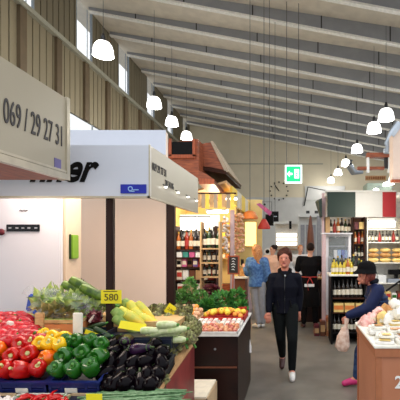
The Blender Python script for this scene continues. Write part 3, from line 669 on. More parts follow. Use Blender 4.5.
# ================================================================== people
def person(lab, loc, J, voxel=.012, skin='skin', name='person', rot=0):
    """J: local joints in metres; x to the right as seen from the camera, y away from it, z up. Returns the root Empty."""
    t = thing(name, lab, 'person', loc); o = Vector(loc); G = lambda p: o+Vector(p)
    s = J.get('s', 1.0); b = B(); yaw = J.get('yaw', 0)
    hd, nk, ch, wa, pe = (G(J[k]) for k in ('head', 'neck', 'chest', 'waist', 'pelvis'))
    W = J.get('w', .17)
    b.loft([(pe-Vector((0, 0, .09)), .11, .08, yaw), (pe, .145, .10, yaw), (wa, .12, .09, yaw), (ch, W-.01, .11, yaw), (ch+(nk-ch)*.55, W-.03, .09, yaw), (ch+(nk-ch)*.9, .06, .055, yaw)], 18)
    b.limb([nk-Vector((0, 0, .03)), nk+(hd-nk)*.6], [.052, .05])
    fd = Vector(J['face']).normalized(); q = fd.to_track_quat('-Y', 'Z'); e = q.to_euler()
    hz = Vector((0, 0, 1)); hk = J.get('hs', 1.0); side = fd.cross(hz).normalized()
    n0 = len(b.bm.verts); hs = J.get('hs', 1.0); b.ell(hd, (.072, .09, .108), 20, e); b.ell(hd+fd*.035-hz*.055, (.05, .05, .055), 14, e)
    b.cone(hd+fd*.085+hz*.012, hd+fd*.108-hz*.022, .008, .014, 8); b.ell(hd+fd*.10-hz*.024, .014, 8)
    b.ell(hd+fd*.078+hz*.03, (.045, .014, .01), 10, e); b.ell(hd+fd*.082-hz*.078, .02, 8)
    for k in (-1, 1): b.ell(hd+side*k*.072-fd*.005-hz*.005, (.012, .018, .028), 10, e)
    b.grow(n0, hd, hs)
    for S in 'LR':
        sh, el, wr = (G(J[k+S]) for k in ('sh', 'el', 'wr'))
        b.limb([sh, el, wr], [.048, .038, .026]); b.limb([ch+(nk-ch)*.6, sh], [.05, .05])
        d = Vector(J.get('hand'+S, tuple((wr-el).normalized()))).normalized()
        sd = d.cross(Vector(J.get('palm'+S, (0, 1, 0)))); sd = sd.normalized() if sd.length > .1 else Vector((1, 0, 0)); pn = sd.cross(d).normalized(); cu = J.get('curl', .5)
        b.cone(wr, wr+d*.05, .024, .030, 10)
        b.limb([wr+d*.03-sd*.016, wr+d*.085-sd*.018], [.018, .015], 8); b.limb([wr+d*.03+sd*.016, wr+d*.085+sd*.018], [.018, .015], 8)
        for i, L in enumerate((.068, .076, .07, .055)):
            p0 = wr+d*.09+sd*(-.03+.02*i); p1 = p0+(d*.55+pn*cu*.3).normalized()*L*.5; p2 = p1+(d*.6+pn*cu).normalized()*L*.5
            b.limb([p0-d*.01, p1, p2], [.0095, .0085, .007], 8)
        p0 = wr+d*.03-sd*.03; b.limb([p0, p0-sd*.022+d*.03+pn*.01, p0-sd*.02+d*.062+pn*.022], [.012, .011, .009], 8)
        hp, kn, an, to = (G(J[k+S]) for k in ('hp', 'kn', 'an', 'to'))
        b.limb([hp, kn, an], [.085, .055, .036]); b.limb([an, to], [.038, .03])
    body = b.done('body', skin, t, remesh=voxel)
    mth = B(); mth.ell(hd+fd*.083-hz*.052, (.024, .01, .006), 10, e).grow(0, hd, hs); mth.done('mouth', 'lip', body)
    ey = B()
    for k in (-1, 1): ey.ell(hd+fd*.078+side*k*.028+hz*.012, (.012, .01, .007), 10, e)
    ey.grow(0, hd, hs); ey.done('eyes', 'eye', body)
    t['_'] = 1; del t['_']
    return t, G, hd, fd, side, hz, e
def garment(t, name, m, torso=None, limbs=(), voxel=.012, boxes=()):
    b = B()
    if torso: b.loft(torso, 20)
    for pts, rs in limbs: b.limb(pts, rs)
    return b.done(name, m, t, remesh=voxel)
def std_clothes(t, G, J, top, bottom, top_name='jacket', bottom_name='trousers', hem=-.12, puff=.02, voxel=.012, sleeves=True, shoes='shoe_white', shoeR=None, legr=(.098, .07, .052)):
    pe, wa, ch, nk = (G(J[k]) for k in ('pelvis', 'waist', 'chest', 'neck')); W = J.get('w', .17)+puff; yaw = J.get('yaw', 0)
    L = []
    for S in 'LR':
        sh, el, wr = (G(J[k+S]) for k in ('sh', 'el', 'wr'))
        L.append(([ch+(nk-ch)*.55, sh], [.06+puff, .055+puff*.8]))
        if sleeves: L.append(([sh, el, el+(wr-el)*.93], [.052+puff, .045+puff, .036+puff*.6]))
        else: L.append(([sh, sh+(el-sh)*.7], [.052+puff, .05+puff]))
    j = garment(t, top_name, top, [(pe+Vector((0, 0, hem)), .165+puff*.4, .12+puff*.5, yaw), (pe, .158+puff*.5, .115+puff*.5, yaw), (wa, .142+puff*.5, .108+puff*.5, yaw), (ch, W, .125+puff*.5, yaw), (ch+(nk-ch)*.5, W-.03, .10, yaw), (ch+(nk-ch)*.92, .075, .07, yaw)], L, voxel)
    L = []
    for S in 'LR':
        hp, kn, an = (G(J[k+S]) for k in ('hp', 'kn', 'an')); L.append(([hp, kn, an+(kn-an)*.08], list(legr)))
    pt = garment(t, bottom_name, bottom, [(pe-Vector((0, 0, .1)), .14, .105, yaw), (pe, .155, .112, yaw), (pe+Vector((0, 0, .06)), .145, .105, yaw)], L, voxel)
    for S in 'LR':
        an, to = G(J['an'+S]), G(J['to'+S]); b = B(); m = shoes if S == 'L' or not shoeR else shoeR
        b.limb([an-Vector((0, 0, .03)), an+(to-an)*.5-Vector((0, 0, .005)), to], [.046, .043, .036]); sh = b.done('shoe', m, t, remesh=.009)
    return j, pt

# ---- woman in navy jacket, walking towards the camera
J = dict(head=(.0, -.02, 1.545), neck=(.0, .0, 1.40), chest=(0, .01, 1.17), waist=(0, .01, 1.03), pelvis=(0, .02, .92), face=(-.12, -1, -.06), w=.175, hs=1.12,
         shL=(.165, .01, 1.29), elL=(.20, .06, 1.05), wrL=(.185, .03, .85), shR=(-.165, .01, 1.29), elR=(-.205, -.02, 1.05), wrR=(-.21, -.08, .85),
         hpL=(.085, .0, .88), knL=(.10, -.16, .50), anL=(.095, -.14, .09), toL=(.10, -.30, .035),
         hpR=(-.085, .02, .88), knR=(-.055, .0, .49), anR=(-.04, .30, .16), toR=(-.045, .20, .04), curl=.7)
wl = (-.095, 5.33, 0)
t, G, hd, fd, side, hz, e = person('woman in a navy jacket and dark trousers walking towards the camera', wl, J, .008, 'skin_rosy')
jk, pt = std_clothes(t, G, J, 'navy', 'charcoal', 'jacket', 'trousers', -.10, .010, .009, shoes='shoe_white', shoeR='shoe_brown', legr=(.10, .068, .05))
b = B(); b.limb([G((-.07, -.02, 1.38)), G((0, -.085, 1.30)), G((.07, -.02, 1.38))], [.028, .022, .028]); b.limb([G((-.07, .0, 1.39)), G((0, .07, 1.41)), G((.07, .0, 1.39))], [.028, .03, .028]); b.done('collar', 'shirt_black', jk, remesh=.009)
B().tube([G((0, -.10, 1.30)), G((0, -.128, 1.16)), G((0, -.115, 1.03)), G((.0, -.118, .84))], .006, 6).done('zip', 'metal_dark', jk)
B().ell(G((.005, -.105, 1.32)), (.012, .008, .016), 8).done('pendant', 'steel', t)
for x0 in (-.10, .07): B().tube([G((x0, -.108, 1.0)), G((x0+.02, -.11, .91))], .008, 6).done('pocket_welt', 'black', jk)
b = B(); b.ell(hd-fd*.018+hz*.03, (.082, .09, .092), 18, e); b.ell(hd-fd*.09-hz*.02, (.045, .04, .05), 12)
b.limb([hd+side*.066+hz*.055+fd*.04, hd+side*.078-hz*.02], [.018, .014]); b.limb([hd-side*.066+hz*.055+fd*.04, hd-side*.078-hz*.02], [.018, .014]); b.grow(0, hd, 1.2)
for v in b.bm.verts: v.co += Vector((noise.noise(v.co*28), noise.noise(v.co*28+Vector((5, 0, 0))), noise.noise(v.co*28+Vector((0, 7, 0)))))*.022
b.done('hair', 'hair_brown', t, remesh=.009)

# ---- woman in hat at the right, side view, facing left
J = dict(head=(-.11, -.02, 1.36), neck=(-.03, 0, 1.24), chest=(.03, 0, 1.08), waist=(.05, 0, .91), pelvis=(.05, 0, .80), face=(-1, -.12, -.42), w=.155, yaw=PI/2,
         shL=(.03, .15, 1.18), elL=(-.02, .17, .95), wrL=(-.20, .08, .86), shR=(.02, -.15, 1.18), elR=(-.10, -.19, .97), wrR=(-.34, -.13, .87),
         hpL=(.04, .08, .77), knL=(.02, .09, .42), anL=(.08, .09, .08), toL=(-.07, .09, .035), hpR=(.04, -.08, .77), hpx=0, knR=(-.19, -.08, .43), anR=(-.23, -.08, .09), toR=(-.38, -.09, .035), curl=1.1, handR=(-.3, .2, -1), handL=(-1, -.4, -.3))
wl = (1.02, 4.98, 0)
t, G, hd, fd, side, hz, e = person('woman in dark hat and navy quilted jacket beside the pink counter holding a bag', wl, J, .009, 'skin_rosy')
jk, pt = std_clothes(t, G, J, 'puffer', 'jeans', 'quilted_jacket', 'jeans', -.08, .03, .009, shoes='shoe_pink', legr=(.095, .066, .05))
for k in range(9):
    z = .75+k*.042; n = 24; b = B(); RR = [(.72, .177, .135, .05), (.80, .173, .130, .05), (.91, .157, .123, .05), (1.08, .185, .140, .03), (1.2, .155, .10, 0)]
    i0 = max(i for i in range(4) if RR[i][0] <= z); u = (z-RR[i0][0])/(RR[i0+1][0]-RR[i0][0]); rx, ry, x0 = (RR[i0][j]*(1-u)+RR[i0+1][j]*u for j in (1, 2, 3)); c = G((x0, 0, z))
    b.tube([c+Vector((ry*math.cos(2*PI*i/n), rx*math.sin(2*PI*i/n), 0)) for i in range(n+1)], .007, 5).done('quilt_seam', 'jeans', jk)
b = B(); b.limb([G((-.03, -.04, 1.27)), G((-.09, 0, 1.24)), G((-.03, .04, 1.27))], [.035, .03, .035]); b.limb([G((-.02, -.05, 1.26)), G((.03, 0, 1.28)), G((-.02, .05, 1.26))], [.03, .035, .03]); b.done('collar', 'navy', jk, remesh=.009)
b = B(); b.ell(hd-fd*.03+Vector((.01, 0, -.015)), (.08, .095, .10), 16, e); b.limb([hd+side*.07-fd*.01, hd+side*.075-hz*.10+fd*.01], [.026, .02]); b.limb([hd-side*.07-fd*.01, hd-side*.075-hz*.10+fd*.01], [.026, .02]); b.ell(hd+fd*.062+hz*.062, (.06, .02, .02), 10, e); b.done('hair', 'hair_red', t, remesh=.009)
ht = thing('bucket_hat', 'x', 'hat') if False else None
b = B(); hc = hd+Vector((.015, 0, .045)); b.loft([(hc-Vector((0, 0, .01)), .118, .11), (hc+Vector((0, 0, .06)), .115, .105), (hc+Vector((0, 0, .10)), .095, .09), (hc+Vector((0, 0, .125)), .04, .04)], 20); b.loft([(hc+Vector((-.02, 0, -.03)), .15, .135), (hc+Vector((-.005, 0, .015)), .118, .11)], 24)
hat = b.done('hat', 'shirt_black', t, remesh=.008)
B().tube([G((.07, -.16, 1.2)), G((.0, -.20, 1.05)), G((-.05, -.22, .86)), G((.07, -.24, .78))], .012, 6).done('bag_strap', 'black', t)
b = B(); b.box(wl[0]-.02, wl[0]+.16, wl[1]-.30, wl[1]-.20, .68, .90, .02); tag(b.done('handbag', 'shirt_black'), 'black shoulder bag at the side of woman in the hat', 'handbag')
b = B(); c = G((-.40, -.13, .44)); b.loft([(c+Vector((.0, 0, .0)), .05, .04), (c+Vector((-.01, 0, .06)), .09, .06), (c+Vector((.0, 0, .18)), .075, .055), (c+Vector((.02, 0, .27)), .04, .035), (c+Vector((.035, 0, .31)), .02, .02), (c+Vector((.05, 0, .40)), .03, .03)], 20)
for v in b.bm.verts: v.co += Vector((noise.noise(v.co*22), noise.noise(v.co*22+Vector((9, 0, 0))), 0))*.02
tag(b.done('paper_bag', 'bag', loc=c), 'crumpled pinkish carrier bag held low by woman in the hat', 'bag')

# ---- man in black, seen from behind
J = dict(head=(.02, 0, 1.64), neck=(.01, .0, 1.48), chest=(0, 0, 1.30), waist=(0, 0, 1.10), pelvis=(0, 0, .96), face=(.1, 1, -.15), w=.20,
         shL=(.20, 0, 1.42), elL=(.27, .06, 1.13), wrL=(.24, .25, 1.07), shR=(-.20, 0, 1.42), elR=(-.26, .06, 1.13), wrR=(-.17, .28, 1.03),
         hpL=(.095, 0, .92), knL=(.11, .0, .5), anL=(.12, .03, .09), toL=(.14, .16, .035), hpR=(-.095, 0, .92), knR=(-.11, 0, .5), anR=(-.12, .03, .09), toR=(-.14, .16, .035))
wl = (.36, 8.2, 0)
t, G, hd, fd, side, hz, e = person('man in black shirt and apron seen from behind in the aisle', wl, J, .012)
jk, pt = std_clothes(t, G, J, 'shirt_black', 'shirt_black', 'shirt', 'trousers', -.10, .02, .012, sleeves=False, shoes='shoe_brown')
B().ell(hd-fd*.015+hz*.02, (.08, .095, .10), 16, e).done('hair', 'hair_dark', t)
b = B(); b.tube([G((.16*math.cos(a), .125*math.sin(a), 1.06)) for a in [2*PI*i/20 for i in range(21)]], .011, 6); b.tube([G((.0, -.13, 1.06)), G((-.05, -.16, .95)), G((-.03, -.16, .8))], .01, 5); b.tube([G((.0, -.13, 1.06)), G((.06, -.16, .93))], .01, 5); b.done('apron_string', 'red', t)
B().box(wl[0]-.11, wl[0]+.09, wl[1]-.15, wl[1]-.135, .865, .925, .004).done('white_cloth', 'white', t)
garment(t, 'apron', 'black', [(G((0, .04, .45)), .22, .14), (G((0, .03, .7)), .21, .15), (G((0, .02, 1.03)), .165, .13)], (), .012)

# ---- woman in denim jacket, from behind, turned left
J = dict(head=(-.02, 0, 1.60), neck=(.0, .0, 1.44), chest=(0, 0, 1.28), waist=(0, 0, 1.08), pelvis=(0, 0, .94), face=(-.8, .6, -.2), w=.18, yaw=.5,
         shL=(.16, -.04, 1.38), elL=(.22, -.02, 1.1), wrL=(.10, .06, .93), shR=(-.15, .06, 1.38), elR=(-.19, .02, 1.14), wrR=(-.25, .14, 1.22),
         hpL=(.08, 0, .90), knL=(.10, .0, .49), anL=(.12, .05, .09), toL=(.06, .16, .035), hpR=(-.07, 0, .90), knR=(-.03, 0, .49), anR=(.03, .0, .09), toR=(-.08, .08, .035), handR=(-.5, .3, .6))
wl = (-.72, 8.2, 0)
t, G, hd, fd, side, hz, e = person('woman in blue denim jacket and grey trousers with long ginger hair', wl, J, .012)
std_clothes(t, G, J, 'denim', 'grey_cloth', 'denim_jacket', 'trousers', -.08, .035, .012, shoes='shoe_white')
b = B(); b.ell(hd-fd*.02+hz*.01, (.10, .11, .115), 16, e); b.limb([hd-fd*.06-hz*.06, hd-fd*.07-hz*.28], [.10, .065]); b.limb([hd+side*.05-hz*.05, hd+side*.06-hz*.18-fd*.02], [.05, .03])
for v in b.bm.verts: v.co += Vector((noise.noise(v.co*30), noise.noise(v.co*30+Vector((5, 0, 0))), noise.noise(v.co*30+Vector((0, 7, 0)))))*.03
b.done('hair', 'hair_ginger', t, remesh=.013)
tag(B().box(wl[0]-.35, wl[0]-.29, wl[1]+.18, wl[1]+.19, 1.27, 1.41, .003).done('smartphone', 'blackgloss'), 'dark phone held up by the woman in the denim jacket', 'phone')

# ---- person in peach top further back, arms resting on hip; person in white
J = dict(head=(.02, 0, 1.58), neck=(.0, .0, 1.42), chest=(0, 0, 1.25), waist=(0, 0, 1.06), pelvis=(0, 0, .93), face=(-.75, -.6, -.15), w=.18,
         shL=(.18, 0, 1.36), elL=(.27, 0, 1.10), wrL=(.18, -.14, 1.0), shR=(-.18, 0, 1.36), elR=(-.27, .0, 1.10), wrR=(-.36, -.14, 1.18),
         hpL=(.09, 0, .90), knL=(.09, .0, .49), anL=(.09, .02, .09), toL=(.09, -.12, .035), hpR=(-.09, 0, .90), knR=(-.09, 0, .49), anR=(-.09, .02, .09), toR=(-.09, -.12, .035))
wl = (-.52, 10.6, 0)
t, G, hd, fd, side, hz, e = person('dark haired person in pale peach top standing behind the walking woman', wl, J, .015)
std_clothes(t, G, J, 'peach_cloth', 'shirt_black', 'shirt', 'trousers', -.06, .03, .014, shoes='shoe_brown')
b = B(); b.ell(hd-fd*.02+hz*.025, (.085, .10, .10), 14, e); b.ell(hd-fd*.1+hz*.06, .05, 10); b.done('hair', 'hair_dark', t, remesh=.014)
wl = (.22, 11.2, 0)
J2 = dict(J, face=(.3, -1, -.2), wrR=(-.2, -.1, .9))
t, G, hd, fd, side, hz, e = person('person in white top at the far kiosk left of man in black', wl, J2, .015)
std_clothes(t, G, J2, 'white_cloth', 'jeans', 'shirt', 'trousers', -.06, .03, .014, shoes='shoe_brown')
b = B(); b.ell(hd-fd*.02+hz*.025, (.085, .10, .10), 14, e); b.done('hair', 'hair_ginger', t, remesh=.014)
# ================================================================== bottle and packet kinds
def bottle_proto(name, m, capm, labm, h=.30, r=.037, lab='x', cat='bottle'):
    t = thing(name, lab, cat); k = h/.30
    B().lathe([(0, 0), (r, 0), (r, .17*k), (r*.8, .205*k), (.015, .225*k), (.013, .275*k), (0, .275*k)], seg=14).done('glass_body', m, t)
    B().lathe([(r+.0008, .05*k), (r+.0015, .05*k), (r+.0015, .14*k), (r+.0008, .14*k)], seg=14).done('label_band', labm, t)
    B().lathe([(0, .27*k), (.0155, .27*k), (.0155, .30*k), (0, .302*k)], seg=10).done('cap', capm, t)
    return Proto(t)
BT = {'dark': bottle_proto('wine_bottle', 'bottle_dark', 'cap_black', 'label_cream'), 'green': bottle_proto('wine_bottle', 'bottle_green', 'cap_gold', 'label_cream'),
      'red': bottle_proto('wine_bottle', 'bottle_red', 'cap_black', 'label_red'), 'amber': bottle_proto('liqueur_bottle', 'bottle_amber', 'cap_gold', 'label_cream'),
      'oil': bottle_proto('oil_bottle', 'bottle_oil', 'cap_black', 'label_cream', .26, .034)}
WORD = {'dark': 'black glass', 'green': 'dark green', 'red': 'red', 'amber': 'amber', 'oil': 'yellow oil'}
def bottle_row(kinds, xs, y, z, where, group, sc=1.0):
    cnt = {}
    for i, x in enumerate(xs):
        k = kinds[i % len(kinds)]; cnt[k] = cnt.get(k, 0)+1
        nm = '%s %s bottle %s' % (ORD[min(cnt[k]-1, 19)], WORD[k], where)
        BT[k].put((x, y+rn.uniform(-.01, .01), z), (0, 0, rn.uniform(0, 6)), nm, group, sc*rn.uniform(.93, 1.05))
def carton_thing(name, lab, x0, x1, y0, y1, z0, z1, m, cat='packet', group=None, band=None):
    t = thing(name, lab, cat, ((x0+x1)/2, (y0+y1)/2, z0), group)
    B().box(x0, x1, y0, y1, z0, z1, min(.004, (x1-x0)*.1)).done('carton', m, t)
    if band: B().box(x0+.006, x1-.006, y0-.002, y0, z0+(z1-z0)*.3, z0+(z1-z0)*.75).done('printed_band', band, t)
    return t
def shelf_unit(name, lab, x0, x1, y0, y1, zs, ztop, m, back=None, cat='shelf', th=.02, z0=0, sides=True):
    t = thing(name, lab, cat, ((x0+x1)/2, (y0+y1)/2, z0))
    if sides:
        for x in (x0, x1-th): B().box(x, x+th, y0, y1, z0, ztop).done('side_panel', m, t)
    for z in zs: B().box(x0+th, x1-th, y0, y1, z-th, z).done('shelf_board', m, t)
    if back: B().box(x0, x1, y1, y1+.015, z0, ztop).done('back_panel', back, t)
    return t
# ================================================================== WINE STALL (front at d = 6)
d = 6.0; X = lambda px, dd=6.0: (px-292)/F*dd; Z = lambda py, dd=6.0: EYE-(py-243)/F*dd
x0, x1 = X(174), X(216)
zs = [Z(249), Z(257.5), Z(267), Z(280), Z(295), .35]
shelf_unit('wine_shelf', 'dark wooden wine shelf behind the thick brown post, packed with bottles', x0, x1, d, d+.3, zs, Z(226), 'wood_dark', None)
B().box(x0, x1, d+.32, d+.34, 0, Z(213)).done('x', 'shop_white')
o = C.objects['x']; o.name = 'wall_wine_stall'; tag(o, kind='structure')
for i, (a, c) in enumerate(((175, 191), (194, 205))):
    t = thing('light_box', 'bright white back-lit panel above the wine bottles, %s one' % ('left' if i == 0 else 'right'), 'light panel', (X((a+c)/2), d+.3, Z(231)))
    B().box(X(a), X(c), d+.27, d+.30, Z(230), Z(216), .005).done('lit_face', 'backlit', t)
    fr = B(); fr.box(X(a)-.01, X(c)+.01, d+.26, d+.31, Z(230)-.015, Z(230)); fr.box(X(a)-.01, X(c)+.01, d+.26, d+.31, Z(216), Z(216)+.015); fr.done('frame', 'metal_dark', t)
bottle_row(['amber', 'dark', 'red', 'amber', 'dark', 'dark', 'dark', 'green', 'dark', 'green'], [x0+.05+i*.063 for i in range(10)], d+.07, zs[0], 'on the upper shelf of the wine stall', 'bottles on the wine stall upper shelf', .92)
bottle_row(['dark', 'amber', 'green'], [x0+.06+i*.075 for i in range(8)], d+.2, zs[0], 'in the rear row of the wine stall upper shelf', 'rear bottles on the wine stall upper shelf', 1.02)
cols = ['white', 'teal', 'pink', 'white', 'tan', 'brown']
for i in range(6): carton_thing('gift_packet', '%s packet, %s from the left under the wine bottles' % (cols[i], ORD[i]), x0+.03+i*.095, x0+.11+i*.095, d+.03, d+.15, zs[1], zs[1]+.085, cols[i], group='packets on the thin wine stall shelf')
cols = ['label_cream', 'pink', 'brown', 'purple', 'red', 'brown', 'orange']
for i in range(7): carton_thing('coffee_packet', '%s packet, %s from the left on the colourful packet shelf' % (cols[i].replace('label_', ''), ORD[i]), x0+.03+i*.082, x0+.10+i*.082, d+.03, d+.12, zs[2], zs[2]+.12, cols[i], group='packets on the colourful shelf', band='label_cream' if i % 2 else 'black')
cols = ['label_cream', 'white', 'brown', 'tan', 'label_cream', 'red']
for i in range(6): carton_thing('storage_box', '%s carton, %s from the left on the lower wine stall shelf' % (cols[i].replace('label_', ''), ORD[i]), x0+.03+i*.095, x0+.115+i*.095, d+.03, d+.2, zs[3], zs[3]+.15, cols[i], group='cartons on the lower wine stall shelf', band='red' if i == 0 else None)
for i in range(4): carton_thing('storage_box', 'pale carton, %s from the left on the lowest wine stall shelf' % ORD[i], x0+.04+i*.14, x0+.16+i*.14, d+.03, d+.25, zs[4], zs[4]+.17, ['paper', 'carton', 'paper', 'tan'][i], group='cartons on the lowest shelf', band='red' if i == 0 else None)
# second narrower rack of bottles to its right, slightly nearer
x0b, x1b = X(203, 5.9), X(221, 5.9)
zs2 = [Z(248, 5.8), Z(262, 5.8), Z(276, 5.8)]
shelf_unit('bottle_rack', 'narrow pale shelf of dark bottles right of the wine shelf', x0b+.0, x1b+.02, 5.7, 5.9, zs2, Z(222, 5.8), 'tan', None, z0=.9)
for r_, (z, n) in enumerate(zip(zs2, (4, 4, 4))):
    bottle_row(['dark', 'green'], [x0b+.045+i*.068 for i in range(n)], 5.8, z, 'on the %s shelf of narrow rack' % ['top', 'middle', 'bottom'][r_], 'bottles on the %s shelf of narrow rack' % ['top', 'middle', 'bottom'][r_], [1.0, .68, .66][r_])
B().box(x0b-.05, x1b+.05, 5.65, 5.95, .0, .9).done('x', 'counter_dark'); o = C.objects['x']; o.name = 'rack_base'; tag(o, 'dark base cabinet under the narrow bottle rack', 'cabinet')
# fluorescent lamp of the stall
def tube_lamp(lab, x0, x1, y, z, m='tube'):
    t = thing('fluorescent_lamp', lab, 'lamp', ((x0+x1)/2, y, z)); B().box(x0, x1, y-.05, y+.05, z+.015, z+.05).done('housing', 'steel', t)
    B().tube([(x0+.02, y, z), (x1-.02, y, z)], .018, 10).done('lit_tube', m, t); return t
tube_lamp('glowing fluorescent lamp above the yellow shop wall', X(206, 7.2), X(229, 7.2), 7.2, Z(212, 7.2))
tube_lamp('small bright lamp under the wooden roof edge', X(225, 8), X(238, 8), 8.0, Z(199, 8))
point('wine_stall_light', (X(195), 5.3, 2.35), 26, (1, .9, .74), .1); point('deli_stall_light', (-1.6, 8.3, 2.3), 40, (1, .8, .5), .1)
# ================================================================== wooden roofs
t = thing('wooden_kiosk_top', 'orange brown wooden box with dark opening above the white sign', 'canopy', (X(182, 7.2), 7.4, EYE+1.0)); d = 7.2
pf = [P(166, 143, d), P(198, 139, d), P(199, 172, d), P(207, 183, d), P(168, 165, d)]
B().prism([(p.x, p.z) for p in pf], 'y', d, d+.9).done('wooden_body', 'wood_orange', t)
a, c = P(172, 155, d), P(193, 142, d); B().box(a.x, c.x, d-.02, d, a.z, c.z).done('dark_opening', 'black', t)
fr = B(); fr.box(a.x-.05, a.x, d-.04, d, a.z-.03, c.z+.05); fr.box(c.x, c.x+.05, d-.04, d, a.z-.03, c.z+.05); fr.box(a.x-.05, c.x+.05, d-.04, d, a.z-.06, a.z); fr.done('opening_frame', 'soffit', t)
t = thing('hipped_roof', 'flared wooden roof with grey brown slope right of the wooden box', 'roof', (X(215, 7.6), 8.2, EYE+1.1))
n = [P(201, 143, 7.6), P(210, 142, 7.6), P(229, 174, 7.6), P(222, 177, 7.6), P(203, 167, 7.6)]
d2 = 9.4; B().hexa([P(201, 144, 7.6), P(211, 142, 7.6), P(225, 170, 7.6), P(204, 166, 7.6)], [P(214, 166, d2), P(221, 164, d2), P(240, 186, d2), P(222, 184, d2)]).done('wooden_underside', 'wood_orange', t)
B().hexa([P(210, 141, 7.58), P(213, 141, 7.58), P(229, 172, 7.58), P(225, 172, 7.58)], [P(221, 163, 9.45), P(224, 163, 9.45), P(242, 186, 9.45), P(239, 187, 9.45)]).done('roof_covering', 'roof_grey', t)
B().hexa([P(202, 166, 7.55), P(226, 171, 7.55), P(226, 174, 7.55), P(202, 170, 7.55)], [P(222, 184, 9.4), P(241, 186, 9.4), P(241, 189, 9.4), P(222, 187, 9.4)]).done('eave_board', 'wood_dark', t)
t = thing('lower_eave', 'lower wooden eave beam with orange end above the bright lamp', 'beam', (X(208, 6.8), 7, EYE+.9))
B().hexa([P(199, 178, 6.8), P(214, 179, 6.8), P(214, 184, 6.8), P(199, 184, 6.8)], [P(215, 195, 8.6), P(226, 195, 8.6), P(226, 199, 8.6), P(215, 199, 8.6)]).done('beam', 'soffit', t)
B().hexa([P(198, 170, 6.85), P(208, 175, 6.85), P(216, 181, 6.85), P(199, 178, 6.85)], [P(214, 186, 8.6), P(222, 190, 8.6), P(228, 195, 8.6), P(215, 194, 8.6)]).done('slope_board', 'wood_orange', t)
# striped cloth awning behind
t = thing('striped_curtain', 'row of hanging yellow and white cloth strips above the wine shelves', 'curtain', (X(215, 6.9), 6.9, EYE+.5))
B().box(X(196, 6.9), X(236, 6.9), 6.9, 6.95, Z(194, 6.9), Z(192.5, 6.9)).done('curtain_rail', 'wood_dark', t)
for i in range(9): B().box(X(197+i*4.2, 6.9), X(200.6+i*4.2, 6.9), 6.89+.02*(i % 2), 6.90+.02*(i % 2), Z(207+(i % 3), 6.9), Z(194, 6.9)).done('cloth_strip', ['tan', 'roof_grey', 'shop_yellow'][i % 3], t)
t = thing('striped_awning', 'yellow and white striped awning above the warm shop on left', 'awning', (X(235, 9.5), 10.5, EYE+.9))
for i in range(10):
    y0 = 7.6+i*.9; sx = -1.25
    B().hexa([(sx-1.3, y0, EYE+.75), (sx, y0, EYE+1.15), (sx, y0, EYE+1.19), (sx-1.3, y0, EYE+.79)], [(sx-1.3, y0+.9, EYE+.75), (sx, y0+.9, EYE+1.15), (sx, y0+.9, EYE+1.19), (sx-1.3, y0+.9, EYE+.79)]).done('cloth_stripe', 'roof_grey' if i % 2 else 'tan', t)
for i in range(11):
    y0 = 8.2+i*.75; B().box(-1.27, -1.22, y0, y0+.75, EYE+.80, EYE+1.17).done('valance', 'label_cream' if i % 2 else 'shop_yellow', t)
# ================================================================== warm shop on the left beyond the wine stall
struct(B().box(X(212, 8.6), X(262, 11.5), 11.5, 11.6, 0, 3.0), 'wall_warm_shop', 'shop_warm')
struct(B().box(-2.6, -2.5, 6.4, 11.5, 0, 3.0), 'wall_warm_shop.001', 'shop_warm')
struct(B().box(-2.5, X(236, 9.5), 9.5, 9.55, 0, 2.95), 'wall_warm_shop.002', 'shop_warm')
t = thing('light_box', 'yellow glowing menu panel in the warm shop behind denim woman', 'light panel', (X(252, 11), 11.4, Z(240, 11)))
B().box(X(245, 11.4), X(256, 11.4), 11.42, 11.46, Z(246, 11.4), Z(222, 11.4), .01).done('lit_face', 'backlit_yellow', t); B().box(X(244.5, 11.4), X(256.5, 11.4), 11.45, 11.49, Z(247, 11.4), Z(221, 11.4)).done('frame', 'tan', t)
t = thing('shop_pillar', 'pinkish white pillar beside the chalkboard', 'pillar', (X(231, 7), 7, 0)); B().box(X(230, 7), X(234, 7), 7, 7.07, 0, Z(210, 7), .01).done('shaft', 'rose', t); B().box(X(229, 7), X(235, 7), 6.98, 7.09, 0, .12, .005).done('foot', 'brown', t)
# hanging garlands
def garland(lab, px, d, y0, y1, m, seed):
    rnd = random.Random(seed); t = thing('garlic_braid', lab, 'garland', P(px, y1, d)); b = B(); n = 11
    for i in range(n):
        p = P(px, y0+(y1-y0)*i/(n-1), d)
        for k in range(3): b.ell(p+Vector((rnd.uniform(-.05, .05), rnd.uniform(-.04, .04), rnd.uniform(-.02, .02))), (.032, .032, .028), 8)
    b.done('bulbs', m, t); B().tube([P(px, y0-16, d), P(px, y1, d)], .006, 5).done('string', 'carton', t)
garland('braid of garlic hanging left of the pillar in warm shop', 226, 7.3, 218, 252, 'garlic', 1); garland('brownish braid hanging right of the pinkish pillar', 237, 7.3, 216, 256, 'peach', 2); garland('pale braid beside the brownish braid', 241, 7.5, 214, 250, 'potato', 3)
